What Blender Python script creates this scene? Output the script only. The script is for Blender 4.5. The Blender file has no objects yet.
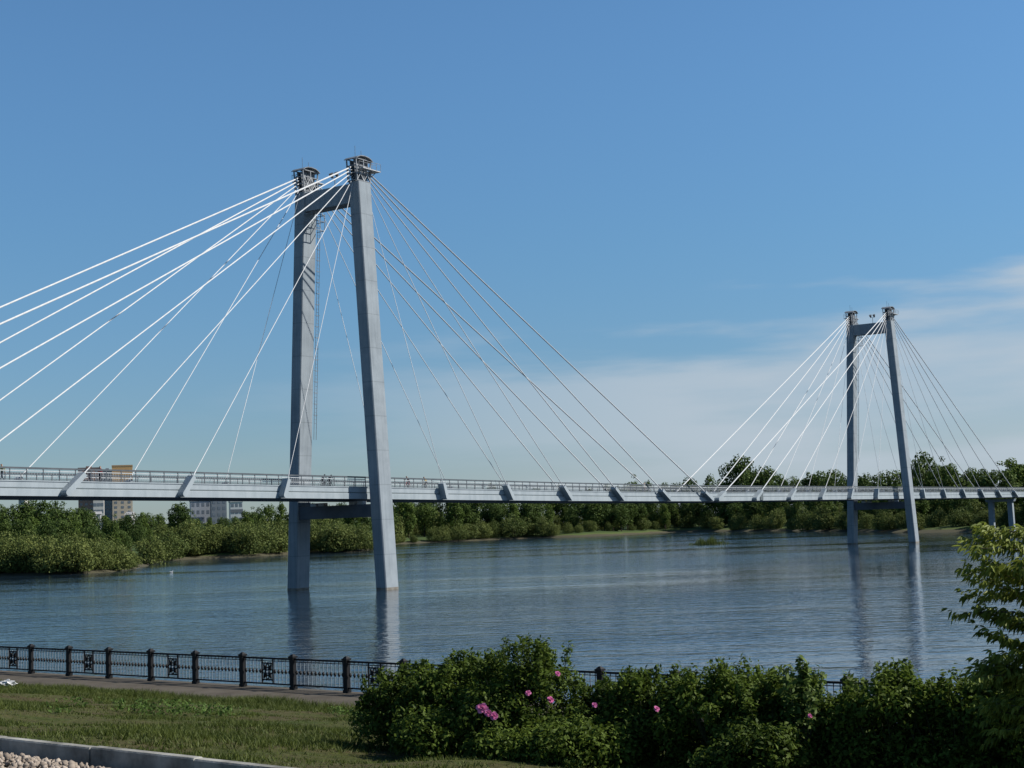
import bpy, bmesh, math, random
import numpy as np
from mathutils import Vector, Matrix
R = math.radians
sc = bpy.context.scene
col = sc.collection

# ------------------------------------------------------------------ camera
F_PX, PITCH, ROLL, CAM_Z = 1484.6, 0.09369, 0.0349, 7.056
cam_d = bpy.data.cameras.new('camera')
cam = bpy.data.objects.new('camera', cam_d)
col.objects.link(cam)
cam.location = (0, 0, CAM_Z)
cam.rotation_euler = (Matrix.Rotation(math.pi / 2 + PITCH, 3, 'X') @ Matrix.Rotation(-ROLL, 3, 'Z')).to_euler()
cam_d.sensor_width = 36
cam_d.lens = F_PX * 36 / 1024
cam_d.clip_start = 0.1
cam_d.clip_end = 20000
sc.camera = cam

# ------------------------------------------------------------------ world, sun, exposure
SUN_EL, SUN_AZ = R(40.5), R(87)          # azimuth clockwise from +Y
w = bpy.data.worlds.new('World')
sc.world = w
w.use_nodes = True
nt = w.node_tree
nt.nodes.clear()
N = nt.nodes.new
out = N('ShaderNodeOutputWorld')
bg = N('ShaderNodeBackground')
sky = N('ShaderNodeTexSky')
sky.sky_type = 'NISHITA'
sky.sun_disc = False
sky.sun_elevation = SUN_EL
sky.sun_rotation = SUN_AZ
sky.altitude = 0
sky.air_density = 1.0
sky.dust_density = 0.3
sky.ozone_density = 6.0
SKY_STRENGTH = 0.0925
bg.inputs['Strength'].default_value = SKY_STRENGTH
tc = N('ShaderNodeTexCoord')
# cloud veil: thin streaks low in the sky, thicker towards the right
mp = N('ShaderNodeMapping')
mp.inputs['Scale'].default_value = (2.0, 2.0, 14)
mp.inputs['Rotation'].default_value = (0, R(-3), 0)
n1 = N('ShaderNodeTexNoise')
n1.inputs['Scale'].default_value = 1.6
n1.inputs['Detail'].default_value = 7
n1.inputs['Roughness'].default_value = 0.52
sep = N('ShaderNodeSeparateXYZ')
nt.links.new(tc.outputs['Generated'], sep.inputs[0])
nt.links.new(tc.outputs['Generated'], mp.inputs[0])
nt.links.new(mp.outputs[0], n1.inputs['Vector'])
def math_node(op, a=None, b=None, clamp=False):
    m = N('ShaderNodeMath')
    m.operation = op
    m.use_clamp = clamp
    for i, v in enumerate((a, b)):
        if v is None:
            continue
        if isinstance(v, (int, float)):
            m.inputs[i].default_value = v
        else:
            nt.links.new(v, m.inputs[i])
    return m.outputs[0]
def ramp_node(v, a, b, lo=0.0, hi=1.0):
    m = N('ShaderNodeMapRange')
    m.interpolation_type = 'SMOOTHSTEP'
    m.inputs['From Min'].default_value = a
    m.inputs['From Max'].default_value = b
    m.inputs['To Min'].default_value = lo
    m.inputs['To Max'].default_value = hi
    nt.links.new(v, m.inputs['Value'])
    return m.outputs[0]
# height of the veil's upper edge rises to the right and is broken up by the noise
edge = math_node('MULTIPLY', sep.outputs['X'], 0.17)
edge = math_node('ADD', edge, 0.106)
wob = math_node('MULTIPLY', math_node('SUBTRACT', n1.outputs['Fac'], 0.5), 0.2)
edge = math_node('ADD', edge, wob)
dz = math_node('SUBTRACT', edge, sep.outputs['Z'])
veil = ramp_node(dz, -0.008, 0.035)
rightness = ramp_node(sep.outputs['X'], -0.2, 0.2, 0.12, 1.0)
veil = math_node('MULTIPLY', veil, rightness)
veil = math_node('MULTIPLY', veil, ramp_node(n1.outputs['Fac'], 0.34, 0.62, 0.48, 1.0))
veil = math_node('MULTIPLY', veil, 0.92, True)
# thinner brightness towards the horizon and a cool white balance
zf = ramp_node(sep.outputs['Z'], -0.05, 0.36, 0.63, 1.02)
zf = math_node('MULTIPLY', zf, ramp_node(sep.outputs['Z'], 0.36, 0.85, 1.0, 0.48))
grade = N('ShaderNodeMix')
grade.data_type = 'RGBA'
grade.blend_type = 'MULTIPLY'
grade.inputs['Factor'].default_value = 1
cmb = N('ShaderNodeCombineXYZ')
for i_, (k0, k1) in enumerate(((0.86, 0.78), (0.955, 0.99), (1.06, 1.02))):
    nt.links.new(math_node('MULTIPLY', zf, ramp_node(sep.outputs['Z'], 0.0, 0.2, k0, k1)), cmb.inputs[i_])
nt.links.new(sky.outputs[0], grade.inputs[6])
nt.links.new(cmb.outputs[0], grade.inputs[7])
mix = N('ShaderNodeMix')
mix.data_type = 'RGBA'
nt.links.new(veil, mix.inputs['Factor'])
nt.links.new(grade.outputs[2], mix.inputs[6])
mix.inputs[7].default_value = (4.0, 4.65, 5.3, 1)
nt.links.new(mix.outputs[2], bg.inputs['Color'])
nt.links.new(bg.outputs[0], out.inputs['Surface'])

sun_d = bpy.data.lights.new('sun', 'SUN')
sun_d.energy = 5.0
sun_d.angle = R(0.53)
sun_d.color = (1.0, 0.95, 0.88)
sun = bpy.data.objects.new('sun', sun_d)
col.objects.link(sun)
to_sun = Vector((math.sin(SUN_AZ) * math.cos(SUN_EL), math.cos(SUN_AZ) * math.cos(SUN_EL), math.sin(SUN_EL)))
sun.rotation_euler = to_sun.to_track_quat('Z', 'Y').to_euler()
sun.location = to_sun * 300
vs = sc.view_settings
vs.view_transform = 'Standard'
vs.look = 'None'
vs.exposure = 0.38
vs.gamma = 1
vs.use_curve_mapping = False
sc.cycles.max_bounces = 6
sc.cycles.diffuse_bounces = 2
sc.cycles.glossy_bounces = 3
sc.cycles.transmission_bounces = 3
sc.cycles.volume_bounces = 0
sc.cycles.caustics_reflective = False
sc.cycles.caustics_refractive = False

# ------------------------------------------------------------------ helpers
rng = np.random.default_rng(7)
random.seed(7)
cam_rot = np.array(cam.rotation_euler.to_matrix())
def ray(px, py):
    v = cam_rot @ np.array([(px - 512) / F_PX, (384 - py) / F_PX, -1.0])
    return v
def on_z(px, py, z):
    v = ray(px, py)
    s = (z - CAM_Z) / v[2]
    return np.array([0, 0, CAM_Z]) + v * s
def at(px, py, Y):
    v = ray(px, py)
    s = Y / v[1]
    return np.array([0, 0, CAM_Z]) + v * s

def tag(o, label=None, cat=None, group=None, kind=None):
    if label: o['label'] = label
    if cat: o['category'] = cat
    if group: o['group'] = group
    if kind: o['kind'] = kind
    return o
def empty(name, loc=(0, 0, 0), rz=0, label=None, cat=None, group=None):
    o = bpy.data.objects.new(name, None)
    col.objects.link(o)
    o.location = loc
    o.rotation_euler = (0, 0, rz)
    o.empty_display_size = 0.3
    return tag(o, label, cat, group)
def link_mesh(name, me, mats, parent=None, smooth=False):
    if not isinstance(mats, (list, tuple)): mats = [mats]
    for m in mats: me.materials.append(m)
    if smooth:
        me.polygons.foreach_set('use_smooth', [True] * len(me.polygons))
    o = bpy.data.objects.new(name, me)
    col.objects.link(o)
    if parent: o.parent = parent
    return o
def np_mesh(name, V, Fc, mi=None):
    """V (n,3); Fc (m,k) faces of one size"""
    V = np.asarray(V, np.float32); Fc = np.asarray(Fc, np.int32)
    me = bpy.data.meshes.new(name)
    me.vertices.add(len(V)); me.vertices.foreach_set('co', V.ravel())
    k = Fc.shape[1]
    me.loops.add(Fc.size); me.loops.foreach_set('vertex_index', Fc.ravel())
    me.polygons.add(len(Fc))
    me.polygons.foreach_set('loop_start', np.arange(0, Fc.size, k, dtype=np.int32))
    me.polygons.foreach_set('loop_total', np.full(len(Fc), k, np.int32))
    if mi is not None: me.polygons.foreach_set('material_index', np.asarray(mi, np.int32))
    me.update(calc_edges=True)
    me.validate()
    return me
class MB:
    def __init__(s): s.v = []; s.f = []; s.m = []; s.mi = 0
    def add(s, vs, fs):
        b = len(s.v); s.v += [tuple(map(float, p)) for p in vs]
        for f in fs: s.f.append([b + i for i in f]); s.m.append(s.mi)
    def hexa(s, a, b):
        """a, b: two rings of equal length (bottom, top)"""
        n = len(a)
        s.add(list(a) + list(b), [list(range(n))[::-1], list(range(n, 2 * n))] + [[i, (i + 1) % n, n + (i + 1) % n, n + i] for i in range(n)])
    def box(s, lo, hi):
        x0, y0, z0 = lo; x1, y1, z1 = hi
        s.hexa([(x0, y0, z0), (x1, y0, z0), (x1, y1, z0), (x0, y1, z0)], [(x0, y0, z1), (x1, y0, z1), (x1, y1, z1), (x0, y1, z1)])
    def cbox(s, c, d): s.box([c[i] - d[i] / 2 for i in range(3)], [c[i] + d[i] / 2 for i in range(3)])
    def tube(s, pts, r, n=6):
        pts = [np.array(p, float) for p in pts]
        rs = r if isinstance(r, (list, tuple)) else [r] * len(pts)
        rings = []
        for i, p in enumerate(pts):
            t = pts[min(i + 1, len(pts) - 1)] - pts[max(i - 1, 0)]
            t = t / (np.linalg.norm(t) + 1e-9)
            u = np.cross(t, [0, 0, 1.0])
            if np.linalg.norm(u) < 1e-3: u = np.cross(t, [0, 1.0, 0])
            u /= np.linalg.norm(u); v = np.cross(u, t)
            rings.append([p + rs[i] * (math.cos(a) * u + math.sin(a) * v) for a in np.linspace(0, 2 * math.pi, n, endpoint=False)])
        b = len(s.v)
        for rg in rings: s.v += [tuple(map(float, p)) for p in rg]
        for i in range(len(rings) - 1):
            for j in range(n):
                s.f.append([b + i * n + j, b + i * n + (j + 1) % n, b + (i + 1) * n + (j + 1) % n, b + (i + 1) * n + j]); s.m.append(s.mi)
        s.f.append([b + j for j in range(n)][::-1]); s.m.append(s.mi)
        s.f.append([b + (len(rings) - 1) * n + j for j in range(n)]); s.m.append(s.mi)
    def bar(s, a, b, w, h):
        """rectangular bar from a to b"""
        a = np.array(a, float); b = np.array(b, float); t = b - a; t /= np.linalg.norm(t)
        u = np.cross(t, [0, 0, 1.0])
        if np.linalg.norm(u) < 1e-3: u = np.array([1.0, 0, 0])
        u /= np.linalg.norm(u); v = np.cross(u, t)
        q = [(-1, -1), (1, -1), (1, 1), (-1, 1)]
        s.hexa([a + u * w / 2 * i + v * h / 2 * j for i, j in q], [b + u * w / 2 * i + v * h / 2 * j for i, j in q])
    def torus(s, c, ax, Rr, r, n=20, k=6):
        ax = np.array(ax, float) / np.linalg.norm(ax)
        u = np.cross(ax, [0, 0, 1.0]); 
        if np.linalg.norm(u) < 1e-3: u = np.array([1.0, 0, 0])
        u /= np.linalg.norm(u); v = np.cross(ax, u); b = len(s.v)
        for i in range(n):
            a = 2 * math.pi * i / n; d = math.cos(a) * u + math.sin(a) * v
            for j in range(k):
                q = 2 * math.pi * j / k
                s.v.append(tuple(np.array(c) + d * (Rr + r * math.cos(q)) + ax * r * math.sin(q)))
        for i in range(n):
            for j in range(k):
                s.f.append([b + i * k + j, b + ((i + 1) % n) * k + j, b + ((i + 1) % n) * k + (j + 1) % k, b + i * k + (j + 1) % k]); s.m.append(s.mi)
    def build(s, name, mats, parent=None, smooth=False):
        me = bpy.data.meshes.new(name)
        me.from_pydata(s.v, [], s.f)
        me.polygons.foreach_set('material_index', s.m)
        bm = bmesh.new(); bm.from_mesh(me); bmesh.ops.recalc_face_normals(bm, faces=bm.faces); bm.to_mesh(me); bm.free()
        me.update()
        return link_mesh(name, me, mats, parent, smooth)

# ------------------------------------------------------------------ materials
ALB, ALB_LEAF = 0.80, 0.95      # overall level of the base colours
def new_mat(name):
    m = bpy.data.materials.new(name); m.use_nodes = True
    return m, m.node_tree, m.node_tree.nodes['Principled BSDF']
def noise_mat(name, c1, c2, scale=2.0, rough=0.7, spec=0.3, bump=0.0, detail=5, stretch=(1, 1, 1), metallic=0, lo=0.35, hi=0.65, bump_scale=None, bump_dist=0.02, extra=None):
    m, t, p = new_mat(name)
    co = t.nodes.new('ShaderNodeTexCoord'); mp = t.nodes.new('ShaderNodeMapping')
    mp.inputs['Scale'].default_value = stretch
    t.links.new(co.outputs['Object'], mp.inputs[0])
    n = t.nodes.new('ShaderNodeTexNoise'); n.inputs['Scale'].default_value = scale; n.inputs['Detail'].default_value = detail
    n.inputs['Roughness'].default_value = 0.6
    t.links.new(mp.outputs[0], n.inputs['Vector'])
    r = t.nodes.new('ShaderNodeValToRGB')
    r.color_ramp.elements[0].position = lo; r.color_ramp.elements[1].position = hi
    r.color_ramp.elements[0].color = (*[q * ALB for q in c1], 1); r.color_ramp.elements[1].color = (*[q * ALB for q in c2], 1)
    t.links.new(n.outputs['Fac'], r.inputs[0])
    t.links.new(r.outputs[0], p.inputs['Base Color'])
    p.inputs['Roughness'].default_value = rough
    p.inputs['Specular IOR Level'].default_value = spec
    p.inputs['Metallic'].default_value = metallic
    if bump:
        n2 = t.nodes.new('ShaderNodeTexNoise'); n2.inputs['Scale'].default_value = bump_scale or scale * 6; n2.inputs['Detail'].default_value = 4
        t.links.new(mp.outputs[0], n2.inputs['Vector'])
        b = t.nodes.new('ShaderNodeBump'); b.inputs['Strength'].default_value = bump; b.inputs['Distance'].default_value = bump_dist
        t.links.new(n2.outputs['Fac'], b.inputs['Height']); t.links.new(b.outputs[0], p.inputs['Normal'])
    return m
def leaf_mat(name, ca, cb, obj_var=0.25, transl=0.25, clump=0.25, rough=0.65, spec=0.12):
    """leaf: tint differs leaf by leaf, tree by tree and clump by clump"""
    m, t, p = new_mat(name)
    L = t.links.new
    geo = t.nodes.new('ShaderNodeNewGeometry'); oi = t.nodes.new('ShaderNodeObjectInfo')
    co = t.nodes.new('ShaderNodeTexCoord')
    n = t.nodes.new('ShaderNodeTexNoise'); n.inputs['Scale'].default_value = clump; n.inputs['Detail'].default_value = 2
    L(co.outputs['Object'], n.inputs['Vector'])
    a = t.nodes.new('ShaderNodeMath'); a.operation = 'MULTIPLY_ADD'
    L(geo.outputs['Random Per Island'], a.inputs[0]); a.inputs[1].default_value = 0.5
    s = t.nodes.new('ShaderNodeMath'); s.operation = 'SUBTRACT'; L(n.outputs['Fac'], s.inputs[0]); s.inputs[1].default_value = 0.25
    L(s.outputs[0], a.inputs[2])
    b = t.nodes.new('ShaderNodeMath'); b.operation = 'MULTIPLY_ADD'; b.use_clamp = True
    L(oi.outputs['Random'], b.inputs[0]); b.inputs[1].default_value = obj_var
    c = t.nodes.new('ShaderNodeMath'); c.operation = 'SUBTRACT'; L(a.outputs[0], c.inputs[0]); c.inputs[1].default_value = obj_var / 2
    L(c.outputs[0], b.inputs[2])
    mx = t.nodes.new('ShaderNodeMix'); mx.data_type = 'RGBA'
    L(b.outputs[0], mx.inputs['Factor']); mx.inputs[6].default_value = (*[q * ALB_LEAF for q in ca], 1); mx.inputs[7].default_value = (*[q * ALB_LEAF for q in cb], 1)
    L(mx.outputs[2], p.inputs['Base Color'])
    p.inputs['Roughness'].default_value = rough; p.inputs['Specular IOR Level'].default_value = spec
    tr = t.nodes.new('ShaderNodeBsdfTranslucent')
    L(mx.outputs[2], tr.inputs['Color'])
    ms = t.nodes.new('ShaderNodeMixShader'); ms.inputs[0].default_value = transl
    o = t.nodes['Material Output']
    L(p.outputs[0], ms.inputs[1]); L(tr.outputs[0], ms.inputs[2]); L(ms.outputs[0], o.inputs['Surface'])
    return m
def flat_mat(name, c, rough=0.6, spec=0.3, metallic=0):
    return noise_mat(name, tuple(x * 0.85 for x in c), c, 3, rough, spec, metallic=metallic)

def concrete_mat():
    m = noise_mat('pylon_concrete', (0.24, 0.28, 0.31), (0.345, 0.392, 0.425), 0.45, 0.8, 0.15, 0.3, detail=9, bump_scale=3, lo=0.25, hi=0.72)
    t = m.node_tree; L = t.links.new; p = t.nodes['Principled BSDF']
    co = t.nodes.new('ShaderNodeTexCoord'); sp = t.nodes.new('ShaderNodeSeparateXYZ'); L(co.outputs['Object'], sp.inputs[0])
    mp = t.nodes.new('ShaderNodeMapping'); mp.inputs['Scale'].default_value = (3.2, 3.2, 0.07); L(co.outputs['Object'], mp.inputs[0])
    n = t.nodes.new('ShaderNodeTexNoise'); n.inputs['Scale'].default_value = 1; n.inputs['Detail'].default_value = 4; L(mp.outputs[0], n.inputs['Vector'])
    st = t.nodes.new('ShaderNodeMapRange'); st.inputs['From Min'].default_value = .45; st.inputs['From Max'].default_value = .72; st.inputs['To Min'].default_value = 1.04; st.inputs['To Max'].default_value = .87
    L(n.outputs['Fac'], st.inputs['Value'])
    fr = t.nodes.new('ShaderNodeMath'); fr.operation = 'MODULO'; L(sp.outputs['Z'], fr.inputs[0]); fr.inputs[1].default_value = 4.0
    lt = t.nodes.new('ShaderNodeMath'); lt.operation = 'LESS_THAN'; L(fr.outputs[0], lt.inputs[0]); lt.inputs[1].default_value = 0.10
    jn = t.nodes.new('ShaderNodeMath'); jn.operation = 'MULTIPLY_ADD'; L(lt.outputs[0], jn.inputs[0]); jn.inputs[1].default_value = -.2; jn.inputs[2].default_value = 1
    f = t.nodes.new('ShaderNodeMath'); f.operation = 'MULTIPLY'; L(st.outputs[0], f.inputs[0]); L(jn.outputs[0], f.inputs[1])
    src = p.inputs['Base Color'].links[0].from_socket
    mx = t.nodes.new('ShaderNodeMix'); mx.data_type = 'RGBA'; mx.blend_type = 'MULTIPLY'; mx.inputs['Factor'].default_value = 1
    cb = t.nodes.new('ShaderNodeCombineColor')
    for k_ in range(3): L(f.outputs[0], cb.inputs[k_])
    L(src, mx.inputs[6]); L(cb.outputs[0], mx.inputs[7]); L(mx.outputs[2], p.inputs['Base Color'])
    return m
M_concrete = concrete_mat()
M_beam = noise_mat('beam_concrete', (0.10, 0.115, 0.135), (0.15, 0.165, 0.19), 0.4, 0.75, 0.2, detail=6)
M_stain = noise_mat('waterline_stain', (0.17, 0.15, 0.12), (0.30, 0.29, 0.26), 1.2, 0.85, 0.2)
M_white = noise_mat('white_steel', (0.29, 0.345, 0.375), (0.405, 0.46, 0.49), 0.5, 0.5, 0.3, detail=9, stretch=(1.6, 1, 0.5), lo=0.25, hi=0.6)
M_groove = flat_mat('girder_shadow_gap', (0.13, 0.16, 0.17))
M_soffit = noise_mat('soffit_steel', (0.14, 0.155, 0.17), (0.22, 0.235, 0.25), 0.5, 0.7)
M_cable = flat_mat('cable_sheath', (0.66, 0.68, 0.69), 0.42, 0.4)
M_steel = noise_mat('grey_steel', (0.16, 0.18, 0.20), (0.30, 0.32, 0.34), 2.0, 0.55, 0.4)
M_steel_lt = noise_mat('light_steel', (0.45, 0.47, 0.48), (0.62, 0.63, 0.63), 2.0, 0.55, 0.4)
M_rail = noise_mat('rail_steel', (0.07, 0.085, 0.10), (0.11, 0.125, 0.14), 1.0, 0.5, 0.4)
M_rail_lt = noise_mat('rail_light', (0.45, 0.49, 0.51), (0.58, 0.61, 0.62), 1.0, 0.5, 0.4)
M_asphalt = noise_mat('deck_asphalt', (0.05, 0.05, 0.05), (0.09, 0.09, 0.088), 1.5, 0.9, 0.2)
M_iron = noise_mat('black_iron', (0.006, 0.007, 0.009), (0.016, 0.015, 0.015), 5, 0.6, 0.2)
M_iron_lt = noise_mat('baluster_iron', (0.14, 0.18, 0.22), (0.22, 0.27, 0.31), 5, 0.5, 0.4)
M_kerb = noise_mat('kerb_concrete', (0.13, 0.127, 0.112), (0.42, 0.41, 0.37), 1.7, 0.9, 0.2, 0.5, detail=8, bump_scale=14)
M_prom = noise_mat('promenade_paving', (0.075, 0.063, 0.048), (0.125, 0.108, 0.085), 0.9, 0.9, 0.2, 0.3, detail=9, bump_scale=20, lo=0.3, hi=0.7)
M_wall = noise_mat('embankment_concrete', (0.20, 0.20, 0.19), (0.32, 0.31, 0.29), 0.6, 0.9)
M_bark = noise_mat('bark', (0.05, 0.038, 0.028), (0.11, 0.09, 0.07), 4, 0.9, 0.1)
M_poplar = leaf_mat('poplar_leaves', (0.028, 0.056, 0.014), (0.140, 0.200, 0.040), 0.45, 0.28, 0.35)
M_elm = leaf_mat('elm_leaves', (0.024, 0.050, 0.014), (0.120, 0.172, 0.040), 0.45, 0.26, 0.35)
M_willow = leaf_mat('willow_leaves', (0.045, 0.075, 0.018), (0.195, 0.225, 0.065), 0.45, 0.3, 0.45)
M_rose = leaf_mat('rose_leaves', (0.018, 0.038, 0.007), (0.145, 0.205, 0.030), 0.25, 0.34, 1.6, 0.6, 0.12)
M_shoot = leaf_mat('shoot_leaves', (0.060, 0.105, 0.020), (0.170, 0.230, 0.055), 0.1, 0.35, 1.5, 0.6, 0.15)
M_maple = leaf_mat('sapling_leaves', (0.085, 0.120, 0.018), (0.290, 0.330, 0.060), 0.1, 0.4, 1.4, 0.55, 0.2)
M_weed = leaf_mat('weed_leaves', (0.045, 0.085, 0.018), (0.115, 0.180, 0.040), 0.2, 0.3, 2.0)
M_grass = leaf_mat('grass_blades', (0.030, 0.050, 0.008), (0.125, 0.150, 0.030), 0.1, 0.3, 0.8, 0.6, 0.2)
M_stem = flat_mat('green_stem', (0.06, 0.075, 0.03))
M_petal = leaf_mat('rose_petals', (0.52, 0.10, 0.28), (0.85, 0.32, 0.56), 0.3, 0.25, 9.0)
M_stone = leaf_mat('gravel_stone', (0.13, 0.10, 0.075), (0.46, 0.39, 0.32), 0.0, 0.0, 3.0, 0.85, 0.2)
M_paper = flat_mat('white_scrap', (0.72, 0.72, 0.70))
M_glass = noise_mat('window_glass', (0.16, 0.19, 0.23), (0.22, 0.26, 0.31), 0.2, 0.15, 0.5)
M_roofgrey = flat_mat('roof_grey', (0.18, 0.18, 0.19))

# ------------------------------------------------------------------ shore and river
# waterline of the far banks, left to right
shore_px = [(-420, 585), (-180, 579), (0, 576.2), (40, 575.4), (74, 574.4), (110, 572), (137, 569), (149, 565), (153, 562), (168, 560.5), (205, 558.6), (244, 557.6),
            (280, 555), (312, 553.4), (345, 552.6), (371, 551.6), (376, 549), (382, 546.5), (399, 543.8), (430, 542.5), (460, 541.2), (497, 539.6), (540, 538), (580, 536.8),
            (620, 535.2), (650, 533.6), (676, 532.2), (700, 531.6), (740, 531.4), (788, 530.8), (820, 531.4), (846, 531.4), (880, 532.2), (921, 533), (963, 532), (1024, 531.4), (1150, 531), (1400, 531)]
shore = [on_z(x, y, 0)[:2] for x, y in shore_px]
shore = [np.array([-520, 150.0]), np.array([-300, 235.0])] + shore[1:] + [np.array([420, 330.0]), np.array([700, 240.0])]
shore = np.array(shore)
# resample with small irregular wobble
pts = []
for a, b in zip(shore[:-1], shore[1:]):
    n = max(1, int(np.linalg.norm(b - a) / 6))
    for i in range(n):
        pts.append(a + (b - a) * i / n + rng.normal(0, 0.9, 2))
pts.append(shore[-1])
shore_fine = np.array(pts)
def seg_dist(P, poly):
    d = np.full(len(P), 1e9)
    for a, b in zip(poly[:-1], poly[1:]):
        ab = b - a; t = np.clip(((P - a) @ ab) / (ab @ ab + 1e-9), 0, 1)
        d = np.minimum(d, np.linalg.norm(P - (a + t[:, None] * ab), axis=1))
    return d
def inside(P, poly):
    x, y = P[:, 0], P[:, 1]; r = np.zeros(len(P), bool); j = len(poly) - 1
    for i in range(len(poly)):
        xi, yi = poly[i]; xj, yj = poly[j]
        c = ((yi > y) != (yj > y)) & (x < (xj - xi) * (y - yi) / (yj - yi + 1e-12) + xi)
        r ^= c; j = i
    return r
land_poly = np.vstack([shore_fine, [[1200, 240], [1200, 1400], [-1200, 1400], [-1200, 150]]])
def far_height(P):
    P = np.atleast_2d(np.asarray(P, float))
    d = seg_dist(P, shore)
    s = np.where(inside(P, np.vstack([shore, land_poly[len(shore_fine):]])), d, -d)
    z = np.where(s > 0, 1.5 * (1 - np.exp(-s / 5.0)) + 2.2 * (1 - np.exp(-np.maximum(s, 0) / 60)), np.maximum(s * 0.25, -3))
    leftness = np.clip((60 - P[:, 0] - 0.0 * P[:, 1]) / 160, 0, 1) * np.clip((s - 50) / 300, 0, 1)
    z = z + leftness * 11
    z = z + np.where(s > 0, 0.25 * np.sin(P[:, 0] * 0.21) * np.sin(P[:, 1] * 0.17 + 1), 0)
    return z
gx = np.arange(-520, 640, 6.0); gy = np.arange(190, 1260, 6.0)
GX, GY = np.meshgrid(gx, gy); P = np.stack([GX.ravel(), GY.ravel()], 1)
dfar = seg_dist(P, shore_fine)
sgn = inside(P, land_poly)
sd = np.where(sgn, dfar, -dfar)
Z = np.where(sd > 0, 1.5 * (1 - np.exp(-sd / 5.0)) + 2.2 * (1 - np.exp(-np.maximum(sd, 0) / 60)), np.maximum(sd * 0.25, -3))
Z += np.clip((60 - P[:, 0]) / 160, 0, 1) * np.clip((sd - 50) / 300, 0, 1) * 11
Z += np.where(sd > 0, 0.25 * np.sin(P[:, 0] * 0.21) * np.sin(P[:, 1] * 0.17 + 1), 0)
nx, ny = len(gx), len(gy)
idx = np.arange(nx * ny).reshape(ny, nx)
Q = np.stack([idx[:-1, :-1], idx[:-1, 1:], idx[1:, 1:], idx[1:, :-1]], -1).reshape(-1, 4)
keep = (sd[Q] > -16).any(1)
Q = Q[keep]
def bank_mat():
    m, t, p = new_mat('far_bank_ground'); L = t.links.new
    geo = t.nodes.new('ShaderNodeNewGeometry'); sp = t.nodes.new('ShaderNodeSeparateXYZ'); L(geo.outputs['Position'], sp.inputs[0])
    n = t.nodes.new('ShaderNodeTexNoise'); n.inputs['Scale'].default_value = 0.06; n.inputs['Detail'].default_value = 6; L(geo.outputs['Position'], n.inputs['Vector'])
    ad = t.nodes.new('ShaderNodeMath'); ad.operation = 'MULTIPLY_ADD'; L(n.outputs['Fac'], ad.inputs[0]); ad.inputs[1].default_value = -1.3; L(sp.outputs['Z'], ad.inputs[2])
    r = t.nodes.new('ShaderNodeValToRGB'); L(ad.outputs[0], r.inputs[0])
    e = r.color_ramp.elements
    e[0].position = 0.0; e[0].color = (0.075, 0.07, 0.045, 1); e[1].position = 0.9; e[1].color = (0.05, 0.075, 0.025, 1)
    e2 = e.new(0.10); e2.color = (0.080, 0.080, 0.04, 1); e3 = e.new(0.2); e3.color = (0.085, 0.11, 0.035, 1)
    L(r.outputs[0], p.inputs['Base Color']); p.inputs['Roughness'].default_value = 0.95; p.inputs['Specular IOR Level'].default_value = 0.1
    return m
o = link_mesh('far_bank', np_mesh('far_bank', np.c_[P, Z], Q), bank_mat(), smooth=True)
tag(o, kind='structure')
# plain behind, out to the horizon
mb = MB(); mb.add([(-3000, 1250, 3), (3000, 1250, 3), (3000, 4000, 3), (-3000, 4000, 3)], [[0, 1, 2, 3]])
tag(mb.build('plain', noise_mat('plain_ground', (0.03, 0.05, 0.02), (0.06, 0.08, 0.03), 0.01)), kind='structure')

def water_mat():
    m, t, p = new_mat('river_water'); L = t.links.new
    co = t.nodes.new('ShaderNodeTexCoord')
    p.inputs['IOR'].default_value = 1.333
    p.inputs['Specular IOR Level'].default_value = 0.5
    # long calm and ruffled streaks along the current
    mp0 = t.nodes.new('ShaderNodeMapping'); mp0.inputs['Rotation'].default_value = (0, 0, R(22)); mp0.inputs['Scale'].default_value = (0.007, 0.03, 1)
    L(co.outputs['Object'], mp0.inputs[0])
    s = t.nodes.new('ShaderNodeTexNoise'); s.inputs['Scale'].default_value = 1; s.inputs['Detail'].default_value = 5; s.inputs['Roughness'].default_value = 0.6
    L(mp0.outputs[0], s.inputs['Vector'])
    st = t.nodes.new('ShaderNodeMapRange'); st.interpolation_type = 'SMOOTHSTEP'
    st.inputs['From Min'].default_value = 0.36; st.inputs['From Max'].default_value = 0.64; st.inputs['To Min'].default_value = 0.3; st.inputs['To Max'].default_value = 1.4
    L(s.outputs['Fac'], st.inputs['Value'])
    def nz(sx, sy, detail, rot):
        mp = t.nodes.new('ShaderNodeMapping'); mp.inputs['Rotation'].default_value = (0, 0, R(rot)); mp.inputs['Scale'].default_value = (sx, sy, 1)
        L(co.outputs['Object'], mp.inputs[0])
        n = t.nodes.new('ShaderNodeTexNoise'); n.inputs['Scale'].default_value = 1; n.inputs['Detail'].default_value = detail; n.inputs['Roughness'].default_value = 0.55
        L(mp.outputs[0], n.inputs['Vector']); return n.outputs['Fac']
    a = nz(0.32, 0.75, 3, 12); b = nz(1.2, 2.2, 3, -15)
    def mm(op, x, y):
        q = t.nodes.new('ShaderNodeMath'); q.operation = op
        for i, v in enumerate((x, y)):
            if isinstance(v, float): q.inputs[i].default_value = v
            else: L(v, q.inputs[i])
        return q.outputs[0]
    h = mm('ADD', mm('MULTIPLY', a, 0.40), mm('MULTIPLY', b, 0.12))
    h = mm('MULTIPLY', h, st.outputs[0])
    bp = t.nodes.new('ShaderNodeBump'); bp.inputs['Strength'].default_value = 1.0; bp.inputs['Distance'].default_value = WATER_BUMP
    L(h, bp.inputs['Height']); L(bp.outputs[0], p.inputs['Normal'])
    p.inputs['Base Color'].default_value = (0.013, 0.026, 0.042, 1)
    p.inputs['Roughness'].default_value = 0.05
    return m
WATER_BUMP = 0.27
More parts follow.
